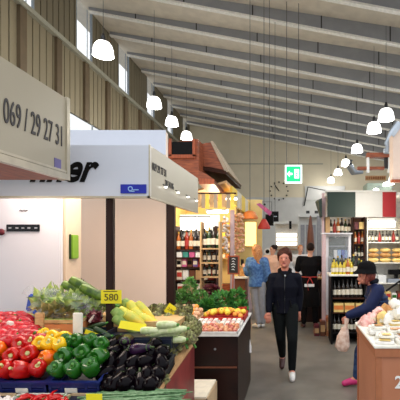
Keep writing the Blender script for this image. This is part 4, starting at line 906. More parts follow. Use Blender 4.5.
# shelves with small jars in the warm shop
def jar_proto():
    t = thing('preserve_jar', 'x', 'jar'); B().lathe([(0, 0), (.04, 0), (.042, .07), (.03, .085), (0, .085)], seg=12).done('glass_body', 'orange', t); B().lathe([(0, .085), (.034, .085), (.034, .1), (0, .1)], seg=12).done('lid', 'cap_gold', t); return Proto(t)
jp = jar_proto()
st = shelf_unit('jar_shelf', 'wooden shelf with rows of small jars against warm yellow wall', X(213, 9.3), X(235, 9.3), 9.2, 9.45, [Z(226, 9.2), Z(236, 9.2), Z(247, 9.2), Z(258, 9.2)], Z(215, 9.2), 'tan', None, z0=.8)
B().box(X(213, 9.3), X(235, 9.3), 9.2, 9.45, 0, .8).done('x', 'wood_orange'); o = C.objects['x']; o.name = 'shop_cabinet'; tag(o, 'orange wooden base cabinet under the jar shelf', 'cabinet')
for r_ in range(4):
    for i in range(5):
        m = [{'orange': 'label_cream'}, None, {'orange': 'bottle_amber'}, {'orange': 'shop_yellow'}, {'orange': 'brown'}][(i+r_) % 5]
        jp.put((X(213, 9.3)+.06+i*.095, 9.3, Z([226, 236, 247, 258][r_], 9.2)), (0, 0, 0), 'small jar, %s from the left on %s board of the jar shelf' % (ORD[i], ['the top', 'the second', 'the third', 'the lowest'][r_]), 'jars on the jar shelf', 1, m)
# basket lamp, red lamp, screens and far banners
t = thing('wicker_lamp', 'orange wicker lamp hanging over the denim woman', 'lamp', P(250, 219, 9.8)); B().lathe([(.05, .2), (.13, .17), (.20, .03), (.19, 0), (.17, .02), (.11, .15), (.0, .19)], P(250, 219, 9.8)).done('lamp_shade', 'orange', t); B().tube([P(250, 212, 9.8), (P(250, 0, 9.8).x, 9.8, zc(-1))], .008, 5).done('cord', 'cable', t)
t = thing('red_lamp', 'red cone lamp right of the wicker lamp', 'lamp', P(264, 229, 10.6)); B().lathe([(.02, .27), (.06, .25), (.17, .05), (.16, 0), (.13, .04), (0, .23)], P(264, 229, 10.6)).done('lamp_shade', 'red', t); B().tube([P(264, 220, 10.6), (P(264, 0, 10.6).x, 10.6, zc(-.7))], .008, 5).done('cord', 'cable', t)
def board(name, lab, cat, px0, py0, px1, py1, d, m, th=.05, frame=None, legs=False):
    a, c = P(px0, py1, d), P(px1, py0, d); t = thing(name, lab, cat, ((a.x+c.x)/2, d, a.z)); B().box(a.x, c.x, d, d+th, a.z, c.z, .004).done('panel', m, t)
    if frame:
        f = B(); e = .02; f.box(a.x-e, c.x+e, d-.01, d+th, a.z-e, a.z); f.box(a.x-e, c.x+e, d-.01, d+th, c.z, c.z+e); f.box(a.x-e, a.x, d-.01, d+th, a.z, c.z); f.box(c.x, c.x+e, d-.01, d+th, a.z, c.z); f.done('frame', frame, t)
    return t, a, c
t, a, c = board('hanging_sign', 'square black sign hanging high beyond the warm shop', 'sign', 272, 212, 278, 221, 12.5, 'black', frame='metal_dark'); B().box(a.x+.03, c.x-.03, 12.49, 12.5, (a.z+c.z)/2-.01, (a.z+c.z)/2+.015).done('sign_lines', 'steel', t); B().tube([((a.x+c.x)/2, 12.52, c.z), ((a.x+c.x)/2, 12.52, zc(a.x))], .008, 5).done('wire', 'cable', t)
t, a, c = board('hanging_sign', 'black sign tilted lower left of the square black sign', 'sign', 266, 215, 273, 225, 12, 'black', frame='metal_dark'); B().tube([((a.x+c.x)/2, 12.02, c.z), ((a.x+c.x)/2, 12.02, zc(a.x))], .008, 5).done('wire', 'cable', t)
t, a, c = board('framed_poster', 'thin framed pale board on far wall below the clock, left side', 'poster', 258, 202, 271.5, 218, 28.43, 'far_wall_low', frame='black'); B().ell(P(264.5, 204.5, 28.4), (.08, .01, .08), 8).done('emblem', 'black', t)
t = thing('pink_banner', 'magenta banner slanting down beside the striped awning', 'banner', P(264, 214, 11)); B().hexa([P(256, 204, 11), P(260, 203, 11), P(272, 212, 11), P(270, 216, 11)], [P(256, 204, 11.06), P(260, 203, 11.06), P(272, 212, 11.06), P(270, 216, 11.06)]).done('cloth', 'pink', t)
# chalkboard on the fruit counter behind herbs
t, a, c = board('chalkboard', 'small chalkboard in orange wooden frame above the parsley', 'chalkboard', 229, 257, 238, 273, 5.7, 'chalk', .02, frame='soffit')
wr = B()
for k, (u0, u1) in enumerate(((.3, .7), (.35, .6), (.25, .7), (.3, .65), (.3, .6))): z = c.z-.03-k*.038; wr.tube([(a.x+(c.x-a.x)*u0, 5.697, z), (a.x+(c.x-a.x)*(u0+u1)/2, 5.697, z+.012), (a.x+(c.x-a.x)*u1, 5.697, z-.004)], .0045, 4)
wr.done('chalk_writing', 'white', t); B().tube([(a.x+.06, 5.71, a.z-.01), (a.x+.06, 5.6, .93)], .012, 6).done('support_rod', 'soffit', t)
# ================================================================== dark counter with fruit and trays (front at d = 3.9)
t = thing('fruit_counter', 'dark brown counter with white trays of goods beyond the red end panel', 'counter', (-.78, 4.5, 0)); x0, x1 = X(186, 3.9), X(238, 3.9)
B().box(x0, x1, 3.9, 5.1, 0, .84, .006).done('body', 'counter_dark', t); B().box(x0, x1+.01, 3.885, 5.12, .84, .862, .004).done('counter_top', 'tray_white', t)
B().box(x0+.02, x1-.01, 3.885, 3.9, .532, .545).done('front_seam', 'brown', t); B().box(x0, x1+.006, 3.87, 3.9, 0, .08).done('plinth', 'black', t)
B().cone((X(215, 3.88), 3.886, .72), (X(215, 3.88), 3.88, .72), .01, .012).done('screw_head', 'steel', t)
# little sausages and dried goods: trays with rows
nut = {}
def small_proto(name, m, r, cat, lab):
    t = thing(name, lab, cat); B().ell((0, 0, 0), r, 10).done('flesh', m, t); B().tube([(0, 0, r[2]*.9), (0, .002, r[2]*1.15)], .003, 4).done('stem_end', 'brown', t); return Proto(t)
pe_ = small_proto('peach', 'peach', (.026, .026, .024), 'fruit', 'small reddish fruit in the front tray on the dark counter')
ap = small_proto('apricot', 'apricot', (.023, .023, .022), 'fruit', 'small orange yellow fruit heaped at the back of the dark counter')
le = small_proto('lemon', 'lemon', (.026, .032, .025), 'fruit', 'yellow fruit in the mound before the parsley')
for r_ in range(4):
    n = 10 if r_ < 2 else 9
    for i in range(n):
        x = x0+.04+i*(x1-x0-.07)/(n-1); pe_.put((x+rn.uniform(-.006, .006), 3.93+r_*.058, .888+r_*.006), (rn.uniform(-1, 1), rn.uniform(-1, 1), 0), 'small reddish fruit, %s from the left in the %s row of front tray' % (ORD[i], ORD[r_]), 'reddish fruit in the front tray on dark counter', rn.uniform(.9, 1.1), None if (i+r_) % 3 else {'peach': 'sausage'})
open_box('shallow_tray', 'low white front tray of reddish fruit on the dark counter', x0+.005, x1-.005, 3.89, 4.15, .862, .888, 'tray_white', cat='tray', th=.006)
for j, (lab, xa, xb) in enumerate((('left', x0+.01, (x0+x1)/2-.01), ('right', (x0+x1)/2+.01, x1-.01))):
    open_box('shallow_tray', 'white paper tray of pale packs, %s one on the dark counter' % lab, xa, xb, 4.17, 4.42, .862, .90, 'tray_white', cat='tray', th=.006)
    for i in range(8): carton_thing('wrapped_pack', 'pale pink wrapped pack, %s in the %s paper tray' % (ORD[i], lab), xa+.015+(i % 4)*(xb-xa-.02)/4, xa+.005+(i % 4+1)*(xb-xa-.02)/4-.005, 4.185+(i//4)*.11, 4.285+(i//4)*.11, .869, .915+.01*(i//4), ['ham', 'paper', 'tray_white'][(i+j) % 3], group='wrapped packs on the dark counter')
open_box('shallow_tray', 'red rimmed tray holding the yellow fruit mound', x0+.01, x1-.01, 4.46, 4.9, .862, .925, 'red', cat='tray', th=.008)
for i in range(46):
    u = rn.uniform(0, 1); r_ = rn.random(); xx = x0+.04+u*(x1-x0-.08); yy = 4.5+r_*.34; hz_ = .925+.06*math.sin(PI*min(1, max(0, u)))*math.sin(PI*min(.9, r_+.25))
    (le if i % 3 else ap).put((xx, yy, hz_), (rn.uniform(-1, 1), rn.uniform(-1, 1), 0), None, 'yellow fruit in the mound before the parsley', rn.uniform(1.15, 1.35))
le.root['group'] = ap.root['group'] = 'x'; 
for o in C.objects:
    if o.name.startswith('lemon'): o['group'] = 'yellow fruit in the mound before the parsley'
    if o.name.startswith('apricot'): o['group'] = 'orange fruit in the mound before the parsley'; o['label'] = 'small orange fruit in the mound before the parsley'
# a heap of orange-cream fruit left of it, between artichokes and parsley
open_box('fruit_tray', 'low tray of cream and orange fruit behind the artichokes', X(176, 4.5), X(202, 4.5), 4.3, 4.75, .86, .93, 'carton', cat='tray', th=.01)
B().box(X(176, 4.5), X(200, 4.5), 4.3, 4.75, 0, .86).done('x', 'counter_dark'); o = C.objects['x']; o.name = 'fruit_stand'; tag(o, 'dark stand beneath the tray of cream fruit', 'stand')
po = small_proto('fruit', 'potato', (.03, .03, .028), 'fruit', 'cream orange fruit in the tray behind the artichokes')
for i in range(34):
    px = 175+(i % 9)*3+rn.uniform(-.8, .8); r_ = i//9
    po.put((X(px, 4.5), 4.35+r_*.1, .945+r_*.022), (rn.uniform(-1, 1), 0, 0), None, 'cream fruit behind the artichokes', 1, {'potato': 'apricot'} if i % 3 == 0 else None)
# parsley and herbs
def herbs(lab, cs, m, seed, size=.05, n=260, pot='brown'):
    rnd = random.Random(seed); c0 = cs[0][0]; t = thing('herb_bunch', lab, 'herbs', (c0[0], c0[1], c0[2]-.25)); b = B()
    for c, r in cs: b.leaves(c, r, n, size, rnd)
    tag(b.done('leaves', m, t), kind='stuff')
    s = B()
    for c, r in cs:
        for k in range(5): s.tube([(c[0]+rnd.uniform(-.03, .03), c[1], c[2]-r[2]-.04), (c[0]+rnd.uniform(-.6, .6)*r[0], c[1]+rnd.uniform(-.5, .5)*r[1], c[2])], .004, 4)
    s.done('stalks', 'stem_green', t)
herbs('dark green curly parsley heap behind the yellow fruit, under chalkboard', [(P(222, 300, 5.15), (.16, .12, .12)), (P(236, 299, 5.2), (.13, .12, .15)), (P(208, 305, 5.1), (.12, .1, .07)), (P(241, 309, 5.1), (.08, .1, .12))], 'leaf_dark', 5, .065)
herbs('lighter feathery herbs standing before the wine shelf', [(P(190, 289, 5.35), (.10, .1, .17)), (P(181, 298, 5.3), (.10, .1, .12)), (P(200, 298, 5.3), (.10, .1, .12))], 'leaf', 6)
herbs('brownish bunch of herbs left of the parsley heap', [(P(211, 290, 5.5), (.11, .1, .08))], 'radicchio', 7)
tag(B().box(X(172, 5.3), X(246, 5.3), 5.14, 5.62, 0, .93).done('herb_table', 'wood_dark'), 'dark table standing under the parsley and herbs', 'table')
for i, (px, py) in enumerate(((246, 272), (219, 284))):
    pass
# white bag hanging at the counter end, crates and can on the floor side
t = thing('white_bag', 'white plastic bag hanging at the end of the dark counter', 'bag', P(247, 352, 5.0)); b = B(); p = P(247, 352, 5.0)
b.loft([(p, .05, .03), (p+Vector((0, 0, .06)), .06, .045), (p+Vector((-.01, 0, .2)), .045, .035), (p+Vector((-.02, 0, .33)), .02, .02)], 16)
for v in b.bm.verts: v.co += Vector((noise.noise(v.co*20), noise.noise(v.co*20+Vector((3, 0, 0))), 0))*.02
b.done('sack', 'white_cloth', t); B().tube([p+Vector((-.02, 0, .32)), p+Vector((-.05, .02, .42)), p+Vector((-.08, .02, .45))], .006, 5).done('bag_handle', 'white_cloth', t)
carton_thing('black_trolley', 'small black crate on the floor at the counter corner', X(236, 4.6), X(244, 4.6), 4.4, 4.7, 0, .35, 'black', 'crate', band='tag_white')
t = thing('yellow_can', 'yellow can standing on black crate at the counter corner', 'can', (X(240, 4.5), 4.52, .352)); B().lathe([(0, 0), (.034, 0), (.034, .12), (.03, .13), (0, .13)], (X(240, 4.5), 4.52, .352)).done('tin', 'shop_yellow', t); B().lathe([(0, .13), (.031, .13), (.031, .138), (0, .138)], (X(240, 4.5), 4.52, .352)).done('lid', 'steel', t)
t = thing('red_basket', 'small red basket at the right end of yellow fruit tray', 'basket', (X(243, 4.9), 5.0, .8)); B().loft([((X(242, 4.95), 5.0, .84), .04, .04), ((X(242, 4.95), 5.0, .95), .055, .055)], 16).done('basket_body', 'red', t); B().box(X(238.5, 4.95), X(246, 4.95), 4.96, 5.08, .82, .84).done('bracket', 'metal_dark', t)
open_box('cardboard_box', 'open beige cardboard box on floor between red panel and dark counter', -.95, -.70, 3.3, 3.75, 0, .46, 'carton')
tag(B().box(-.94, -.71, 3.31, 3.74, .462, .475).done('cardboard_sheet', 'label_cream'), 'pale cardboard sheet covering the box beside the red panel', 'cardboard')
# ================================================================== far kiosks in the aisle's end
def far_kiosk(name, lab, px0, px1, py0, d, m, dep=1.5, cat='kiosk'):
    a, c = P(px0, 243, d), P(px1, 243, d); zt = Z(py0, d); t = thing(name, lab, cat, ((a.x+c.x)/2, d+dep/2, 0))
    B().box(a.x, c.x, d+.3, d+dep, 0, zt).done('walls', m, t); B().box(a.x-.01, c.x+.0, d+.0, d+dep, zt, zt+.12).done('roof', 'far_wall_low', t); B().box(a.x, c.x, d, d+.3, 0, 1.0).done('counter', 'steel', t)
    return t, a, c, zt
t, a, c, zt = far_kiosk('far_kiosk', 'bright white lit kiosk at the end of the aisle below the exit sign', 275, 298, 224, 15.6, 'shop_white')
B().box(a.x+.05, c.x-.05, 15.87, 15.9, Z(246, 15.2), Z(233, 15.2)).done('lit_shelf_back', 'backlit', t)
sh = B()
for py in (237, 241.5, 246, 250): sh.box(a.x+.05, c.x-.02, 15.6, 15.86, Z(py, 15.2)-.015, Z(py, 15.2)+.015)
sh.done('shelf_boards', 'tan', t); B().box(P(289, 0, 14.9).x, P(291.5, 0, 14.9).x, 15.55, 15.6, Z(229, 15.5), Z(221, 15.5)).done('black_notice', 'black', t)
t, a, c, zt = far_kiosk('far_kiosk', 'grey white kiosk behind the man in black', 299, 327, 217, 14, 'far_wall_low')
pn = B()
for i in range(5): pn.box(a.x+.06+i*.2, a.x+.2+i*.2, 14.26, 14.3, 1.05, 2.4)
pn.done('front_slats', 'grey_cloth', t)
for x in (.25, .55): B().box(a.x+x, a.x+x+.12, 14.0, 14.1, zt+.12, zt+.22).done('roof_lamp', 'metal_dark', t)
t = thing('folded_parasol', 'dark brown folded parasol standing above the man in black', 'parasol', (P(310, 0, 11.5).x, 11.5, 0)); px_ = P(310.5, 0, 11.5).x
B().lathe([(0, 1.45), (.10, 1.5), (.12, 1.6), (.08, 2.1), (.03, 2.5), (.0, 2.55)], (px_, 11.5, 0)).done('canopy_cloth', 'brown', t); B().tube([(px_, 11.5, 0), (px_, 11.5, 1.5)], .02, 8).done('pole', 'metal_dark', t); B().lathe([(0, 0), (.25, 0), (.25, .06), (0, .08)], (px_, 11.5, 0)).done('base', 'metal_dark', t)
t = thing('aisle_pillar', 'slim grey pillar right of the man in black', 'pillar', (P(319, 0, 12.5).x, 12.5, 0)); B().box(P(317, 0, 12.5).x, P(321, 0, 12.5).x, 12.5, 12.62, 0, 2.6).done('shaft', 'grey_cloth', t); B().box(P(316.5, 0, 12.5).x, P(321.5, 0, 12.5).x, 12.48, 12.64, 0, .1).done('foot', 'metal_dark', t)
t = thing('round_sign', 'small white round sign with dark mark near the peach dressed person', 'sign', P(268, 255, 11.2)); cc = P(267.5, 251.5, 11.2)
b = B(); b.cone(cc, cc+Vector((0, .03, 0)), .10, .10, 20); b.done('disc', 'white', t); b = B(); b.cone(cc-Vector((0, .012, 0)), cc, .055, .055, 14); b.done('dark_mark', 'black', t); B().tube([cc-Vector((0, -.02, .1)), Vector((cc.x, cc.y+.02, 0))], .015, 6).done('stand', 'metal_dark', t)
# dark counters on the left beyond denim woman
for i, (y0, y1, m) in enumerate(((9.0, 9.46, 'brown'), (9.65, 11.3, 'rose'), (12.0, 14.6, 'grey_cloth'))):
    t = thing('far_counter', ['brown market counter behind the denim woman', 'pale rose counter beyond the brown one on left', 'grey counter farthest along the left aisle'][i], 'counter', (-1.6, y0, 0))
    fx = (-1.38, -1.55, -2.2)[i]; B().box(fx, -1.05, y0, y1, 0, .95, .01).done('body', m, t); B().box(fx, -1.0, y0-.03, y1+.03, .95, 1.0, .005).done('counter_top', 'tray_white', t)
    for k in range(5): 
        cxx = -1.34+(k % 2)*.15; B().box(cxx, cxx+.13, y0+.02+.15*(k//2), y0+.15+.15*(k//2), 1.0, 1.12+.05*(k % 2), .01).done('display_tray', ['cheese', 'bread', 'ham', 'orange', 'red'][k], t)
# stacked crates on floor left foot of far right rack
# ================================================================== RIGHT: pink counter
X = lambda px, dd: (px-292)/F*dd; Z = lambda py, dd: EYE-(py-243)/F*dd
CX, CY = .64, 3.0
t = thing('deli_counter', 'pinkish beige panelled counter with number 2 at lower right', 'counter', (1.4, 3.4, 0))
B().box(CX, 2.3, CY, 3.86, 0, .96).done('body', 'counter_pink', t)
e = B(); e.box(CX-.012, CX+.03, CY-.012, CY+.02, 0, .96); e.box(CX-.01, CX+.012, 3.84, 3.87, 0, .96); e.box(CX-.02, 2.3, CY-.02, CY, .90, .965); e.box(CX-.02, CX, CY, 3.87, .90, .965); e.box(CX-.01, 2.3, CY-.012, CY, 0, .06); e.done('edge_moulding', 'counter_edge', t)
B().box(CX-.03, 2.3, CY-.03, 3.88, .965, .985, .004).done('counter_top', 'paper', t)
text('2', .13, 'white', t, (X(394.5, 3.0), CY-.003, Z(388, 3.0)), 'front', name='counter_number', bold=.002)
# goods on it
def wrapped(lab, c, r, m, seed, name='wrapped_meat', cat='packet', rot=0, under=True):
    t = thing(name, lab, cat, (c[0], c[1], c[2]-r[2])); b = B(); b.ell(c, r, 16)
    for v in b.bm.verts:
        n3 = noise.noise(v.co*14+Vector((seed, 0, 0))); v.co += (v.co-Vector(c))*.75*n3+Vector((0, 0, .03))*noise.noise(v.co*30)
        if v.co.z < c[2]-r[2]*.7: v.co.z = c[2]-r[2]*.7
    b.done('wrapping', m, t)
    q = B(); q.box(c[0]-r[0]*.35, c[0]+r[0]*.35, c[1]-r[1]*1.12, c[1]-r[1]*1.0, c[2]-r[2]*.35, c[2]+r[2]*.3, .004); q.done('sticker', 'label_cream', t)
    return t
def flat_pack(lab, x, y, z, sx, sy, h, m, rot, k, group='packs spread on the pink counter'):
    t = thing('paper_pack', lab, 'packet', (x, y, z), group); b = B(); b.box(x-sx/2, x+sx/2, y-sy/2, y+sy/2, z, z+h, .006)
    for v in b.bm.verts: v.co.z += .008*noise.noise(v.co*18+Vector((k, 0, 0)))*(1 if v.co.z > z+h/2 else 0)
    b.done('paper_wrap', 'paper' if k % 2 else 'tray_white', t); B().box(x-sx*.3, x+sx*.3, y-sy*.3, y+sy*.3, z+h+.006, z+h+.009).done('contents_window', m, t); t.rotation_euler = (0, 0, rot)
ms = ['cheese', 'ham', 'paper', 'peach', 'cheese', 'ham', 'bread', 'paper']
k = 0
for r_, y in enumerate((3.06, 3.2, 3.34, 3.5)):
    for i in range(5):
        x = CX+.07+i*.155+(r_ % 2)*.03
        flat_pack('flat paper pack, %s from the left in %s row on pink counter' % (ORD[i], ORD[r_]), x, y, .985+.006*r_, .14, .12, .02+.006*((k*7) % 3), ms[k % 8], rn.uniform(-.25, .25), k); k += 1
        if (k % 2): flat_pack('flat paper pack stacked above another, %s in %s row on pink counter' % (ORD[i], ORD[r_]), x+.02, y+.03, 1.022+.006*r_, .11, .09, .018, ms[(k+3) % 8], rn.uniform(-.5, .5), k, 'packs lying on other packs')
L = [(365, 322, 3.72, .07, 'ham', 'pink'), (372, 318, 3.76, .07, 'ham', 'rosy'), (381, 319, 3.7, .075, 'cheese', 'yellow'), (391, 318, 3.65, .08, 'tray_white', 'white'), (399, 315, 3.6, .09, 'paper', 'cream'), (377, 312, 3.82, .06, 'ham', 'pale pink'), (388, 311, 3.8, .065, 'bread', 'tan'), (397, 306, 3.82, .06, 'paper', 'ivory')]
for i, (px, py, d, r, m, w_) in enumerate(L):
    p = P(px, py, d); wrapped('%s wrapped lump, %s from the left at rear of pink counter' % (w_, ORD[i]), p, (r, r*.8, r*.75), m, i)
    if p.z-r*.75 > 1.03: tag(B().box(p.x-.05, p.x+.05, p.y-.04, p.y+.04, .985, p.z-r*.5).done('display_block', 'tray_white'), 'white riser under the %s lump at rear of pink counter' % w_, 'riser')
t = thing('display_lamp_arm', 'thin black arm rising above the deli counter at right edge', 'rail', (X(400, 3.9), 3.9, .98)); B().tube([P(386, 291, 4.6), P(400, 281, 4.6)], .012, 6).tube([P(400, 281, 4.6), P(402, 300, 4.6), (P(402, 0, 4.6).x, 4.6, 0)], .012, 6).done('rail_tube', 'black', t)
point('deli_counter_light', (1.35, 3.45, 2.0), 7, (1, .93, .84), .12)
# ================================================================== RIGHT: Italian stall
D = 7.3
t = thing('flag_fascia', 'green white and red fascia sign of the right stall', 'sign', (X(360, D), D, Z(217, D)))
B().box(X(327.5, D), X(355.5, D), D, D+.04, Z(217, D), Z(192, D)).done('green_panel', 'flag_green', t); B().box(X(355.5, D), X(382.5, D), D, D+.04, Z(217, D), Z(192, D)).done('white_panel', 'flag_white', t)
B().box(X(382.5, D), X(396, D), D, D+.04, Z(217, D), Z(192, D)).done('red_panel', 'flag_red', t); B().box(X(325, D), X(396.5, D), D-.02, D+.06, Z(192, D), Z(190.5, D)).done('top_rail', 'flag_white', t)
B().hexa([P(319, 201, D), P(322, 198, D), P(322, 216, D), P(320, 216, D)], [P(315, 202, D+.5), P(317, 200, D+.5), P(322, 217, D+.5), P(320, 218, D+.5)]).done('green_side_cloth', 'flag_green', t)
B().box(X(398, D), X(410, D), D-.3, D-.2, Z(240, D), Z(190, D)).done('side_post', 'puffer', t)
t = thing('stall_pillar', 'pinkish white pillar at left end of the flag sign', 'pillar', (X(324, 7.62), 7.66, 0)); B().box(X(322, 7.62), X(325.8, 7.62), 7.62, 7.7, 0, Z(193, 7.62), .006).done('shaft', 'rose', t); B().box(X(321.8, 7.62), X(326, 7.62), 7.61, 7.71, 0, .12).done('foot', 'brown', t)
struct(B().box(X(326, 8.6), 3.8, 8.6, 8.7, 0, 2.75), 'wall_right_stall', 'shop_white')
struct(B().box(X(326, 7.3), 3.8, 7.34, 8.6, 2.62, 2.68), 'ceiling.001', 'shop_white')
# glass door fridge
t = thing('display_fridge', 'white glass door display fridge under the bottles by flag pillar', 'refrigerator', (X(338, 7.9), 8.1, 0)); fx0, fx1 = X(326, 7.8), X(351, 7.8); ft, fb = Z(233, 7.8), .25
f = B(); f.box(fx0, fx0+.05, 7.8, 8.3, 0, ft); f.box(fx1-.05, fx1, 7.8, 8.3, 0, ft); f.box(fx0+.05, fx1-.05, 7.8, 8.3, ft-.07, ft); f.box(fx0+.05, fx1-.05, 7.8, 8.3, 0, fb); f.box(fx0, fx1, 8.3, 8.33, 0, ft); f.done('cabinet', 'fridge', t)
bk = B().box(fx0+.05, fx1-.05, 8.26, 8.3, fb, ft-.07).done('lit_interior', 'box_sage', t)
for py in (246, 258, 270): B().box(fx0+.05, fx1-.05, 7.9, 8.25, Z(py, 7.9)-.01, Z(py, 7.9)).done('wire_shelf', 'steel', t)
dr = B().box(fx0+.05, fx1-.05, 7.79, 7.8, fb, ft-.07).done('glass_door', 'glass', t); B().box(fx0+.06, fx0+.08, 7.76, 7.79, 1.1, 1.5).done('door_handle', 'steel', dr)
for i in range(4): carton_thing('bottled_drink_pack', 'blue white pack, %s from the left inside the glass fridge' % ORD[i], fx0+.17+i*.075, fx0+.235+i*.075, 7.95, 8.1, Z(258, 7.9), Z(258, 7.9)+.16, ['white', 'logo_light', 'film_blue', 'logo_light'][i], group='packs on the middle fridge shelf')
bottle_row(['amber', 'dark', 'red', 'amber', 'dark', 'green', 'dark'], [fx0+.04+i*.073 for i in range(7)], 8.0, ft, 'on top of the glass door fridge', 'bottles on top of the glass fridge', .98)
t = carton_thing('display_basket', 'brown basket on top of the fridge beside the pillar', fx0-.05, fx0+.06, 7.62, 7.75, ft+.0, ft+.3, 'tan', 'basket'); B().box(fx0-.1, fx1, 7.6, 7.8, ft-.025, ft-.002).done('x', 'fridge'); o = C.objects['x']; o.name = 'front_ledge'; tag(o, 'white ledge along the top front of the glass fridge', 'shelf')
# oil table with wine rack below
D = 6.9; x0, x1 = X(331, D), X(366, D)
zt = Z(274.5, D)
t = thing('wine_rack', 'dark open rack with white top holding wine bottles, right of man in black', 'rack', ((x0+x1)/2, D+.25, 0))
B().box(x0-.03, x1+.03, D-.02, D+.5, zt-.03, zt, .004).done('white_top', 'paper', t)
for x in (x0, x1-.03): B().box(x, x+.03, D, D+.48, 0, zt-.03).done('side_panel', 'black', t)
for py in (298, 312.5, 333): B().box(x0+.03, x1-.03, D, D+.48, Z(py, D)-.02, Z(py, D)).done('shelf_board', 'wood_dark' if py < 330 else 'black', t)
B().box(x0, x1, D+.48, D+.5, 0, zt-.03).done('back_panel', 'black', t)
bottle_row(['oil', 'oil', 'oil', 'oil', 'amber', 'oil', 'dark', 'green', 'dark'], [x0+.04+i*.065 for i in range(9)], D+.08, zt, 'on the white rack top', 'bottles on the white rack top', .95)
bottle_row(['oil', 'green', 'dark', 'oil'], [x0+.07+i*.07 for i in range(8)], D+.2, zt, 'in the rear row on the white rack top', 'rear bottles on the white rack top', 1.1)
bottle_row(['dark'], [x0+.07+i*.075 for i in range(7)], D+.08, Z(298, D), 'on the upper shelf of the dark wine rack', 'wine bottles in the dark rack', 1.05)
bottle_row(['dark'], [x0+.07+i*.075 for i in range(7)], D+.12, Z(333, D), 'on the bottom shelf of the dark wine rack', 'wine bottles low in the dark rack', .95)
for i in range(3): carton_thing('pasta_packet', 'yellow carton, %s from the left in the dark wine rack' % ORD[i], x0+.05+i*.19, x0+.22+i*.19, D+.02, D+.2, Z(312.5, D), Z(303.5, D), 'cheese', group='yellow cartons in the wine rack', band='orange')
# shelf column between fridge and bread shelf
D = 7.9; xa, xb = X(353, D), X(365, D)
shelf_unit('spirits_shelf', 'narrow dark shelf of bottles between the glass fridge and bread shelf', xa, xb, D, D+.3, [Z(229, D), Z(243.5, D), Z(258, D), Z(272, D)], Z(217, D), 'wood_dark', 'brown')
for r_, py in enumerate((243.5, 258, 272)): bottle_row([['amber', 'red'], ['dark', 'green'], ['green', 'amber']][r_], [xa+.06+i*.07 for i in range(3)], D+.1, Z(py, D), 'on the %s level of the narrow spirits shelf' % ['upper', 'middle', 'lower'][r_], 'bottles on the spirits shelf level %s' % ['one', 'two', 'three'][r_], .8)
for i in range(2): carton_thing('gift_box', '%s box on the top level of the narrow spirits shelf' % ['dark red', 'yellow'][i], xa+.03+i*.1, xa+.12+i*.1, D+.03, D+.2, Z(229, D), Z(229, D)+.14, ['radicchio', 'cheese'][i])
# bread and cheese shelf
xa, xb = X(367, D), X(404, D)
rows = [(242, 'dark'), (262.5, 'bread'), (283, 'white'), (300, 'misc'), (318, 'misc')]
shelf_unit('bread_shelf', 'wide bright shelf with bread and cheeses at right of stall', xa, xb, D, D+.4, [Z(p, D) for p, _ in rows]+[Z(229, D)], Z(217, D), 'paper', 'shop_white')
t = tube_lamp('glowing white lamp under the white and red flag panels', X(368, 7.7), X(396, 7.7), 7.7, Z(222, 7.7)); B().box(X(368, 7.75), X(396, 7.75), 7.8, 7.84, Z(227, 7.7), Z(218.5, 7.7), .01).done('lit_reflector', 'backlit', t)
bottle_row(['dark', 'dark', 'dark', 'red'], [xa+.06+i*.07 for i in range(9)], D+.1, Z(242, D), 'on the top board of the bread shelf', 'bottles on the bread shelf', .78)
def loaf_proto():
    t = thing('bread_loaf', 'x', 'bread'); b = B(); b.ell((0, 0, .045), (.12, .10, .05), 16)
    b.done('crust', 'bread', t); s = B()
    for i in range(3): s.tube([(-.05+i*.045, -.07, .07), (-.03+i*.045, 0, .094), (-.02+i*.045, .06, .075)], .007, 5)
    s.done('score_marks', 'tag_white', t); return Proto(t)
lf = loaf_proto()
for i in range(3): lf.put((xa+.15+i*.245, D+.14, Z(262.5, D)), (0, 0, rn.uniform(-.2, .2)), 'pale bread loaf, %s from the left on lower layer of bread board' % ORD[i], 'loaves on the bread board', 1, {'bread': 'cheese'})
for i in range(3): lf.put((xa+.15+i*.245, D+.15, Z(262.5, D)+.098), (0, 0, rn.uniform(-.3, .3)), 'bread loaf stacked on top, %s from the left on bread board' % ORD[i], 'upper loaves on the bread board', 1)
for i in range(3): lf.put((xa+.16+i*.24, D+.16, Z(262.5, D)+.196), (0, 0, rn.uniform(-.3, .3)), 'topmost loaf, %s from the left on bread board' % ORD[i], 'topmost loaves on the bread board', .92, {'bread': 'cheese'})
for r_, py in ((3, 300), (4, 318)):
    for i in range(6): carton_thing('grocery_pack', '%s pack, %s from the left on %s board of the bread shelf' % (['cream', 'tan', 'white', 'yellow', 'white', 'brown'][i], ORD[i], ['x', 'x', 'x', 'fourth', 'lowest'][r_]), xa+.04+i*.115, xa+.135+i*.115, D+.03, D+.2, Z(py, D), Z(py, D)+.13+.03*(i % 2), ['label_cream', 'tan', 'white', 'cheese', 'paper', 'brown'][i], group='packs on the %s board' % ['x', 'x', 'x', 'fourth', 'lowest'][r_], band='red' if i % 2 else 'green_pepper')
t = thing('meat_slicer', 'dark meat slicer on white board right of the hatted woman', 'slicer', (X(395, D), D+.1, Z(283, D))); B().box(X(388, D), X(402, D), D+.02, D+.2, Z(283, D), Z(279, D), .01).done('base', 'steel', t); b = B().box(X(390, D), X(403, D), D+.05, D+.2, Z(275, D), Z(270, D), .01).box(X(396, D), X(399, D), D+.08, D+.16, Z(279, D), Z(275, D)); b.done('motor_housing', 'black', t)
for i in range(2): carton_thing('bread_bin', 'white bin, %s one on the white board beside slicer' % ['left', 'right'][i], xa+.04+i*.19, xa+.2+i*.19, D+.03, D+.25, Z(283, D), Z(283, D)+.15, 'white', 'container')
point('right_stall_light', (X(365, 7.2), 6.6, 2.3), 20, (1, .92, .8), .1); point('bread_light', (X(385, 7.6), 7.55, 2.0), 7, (1, .92, .75), .06)
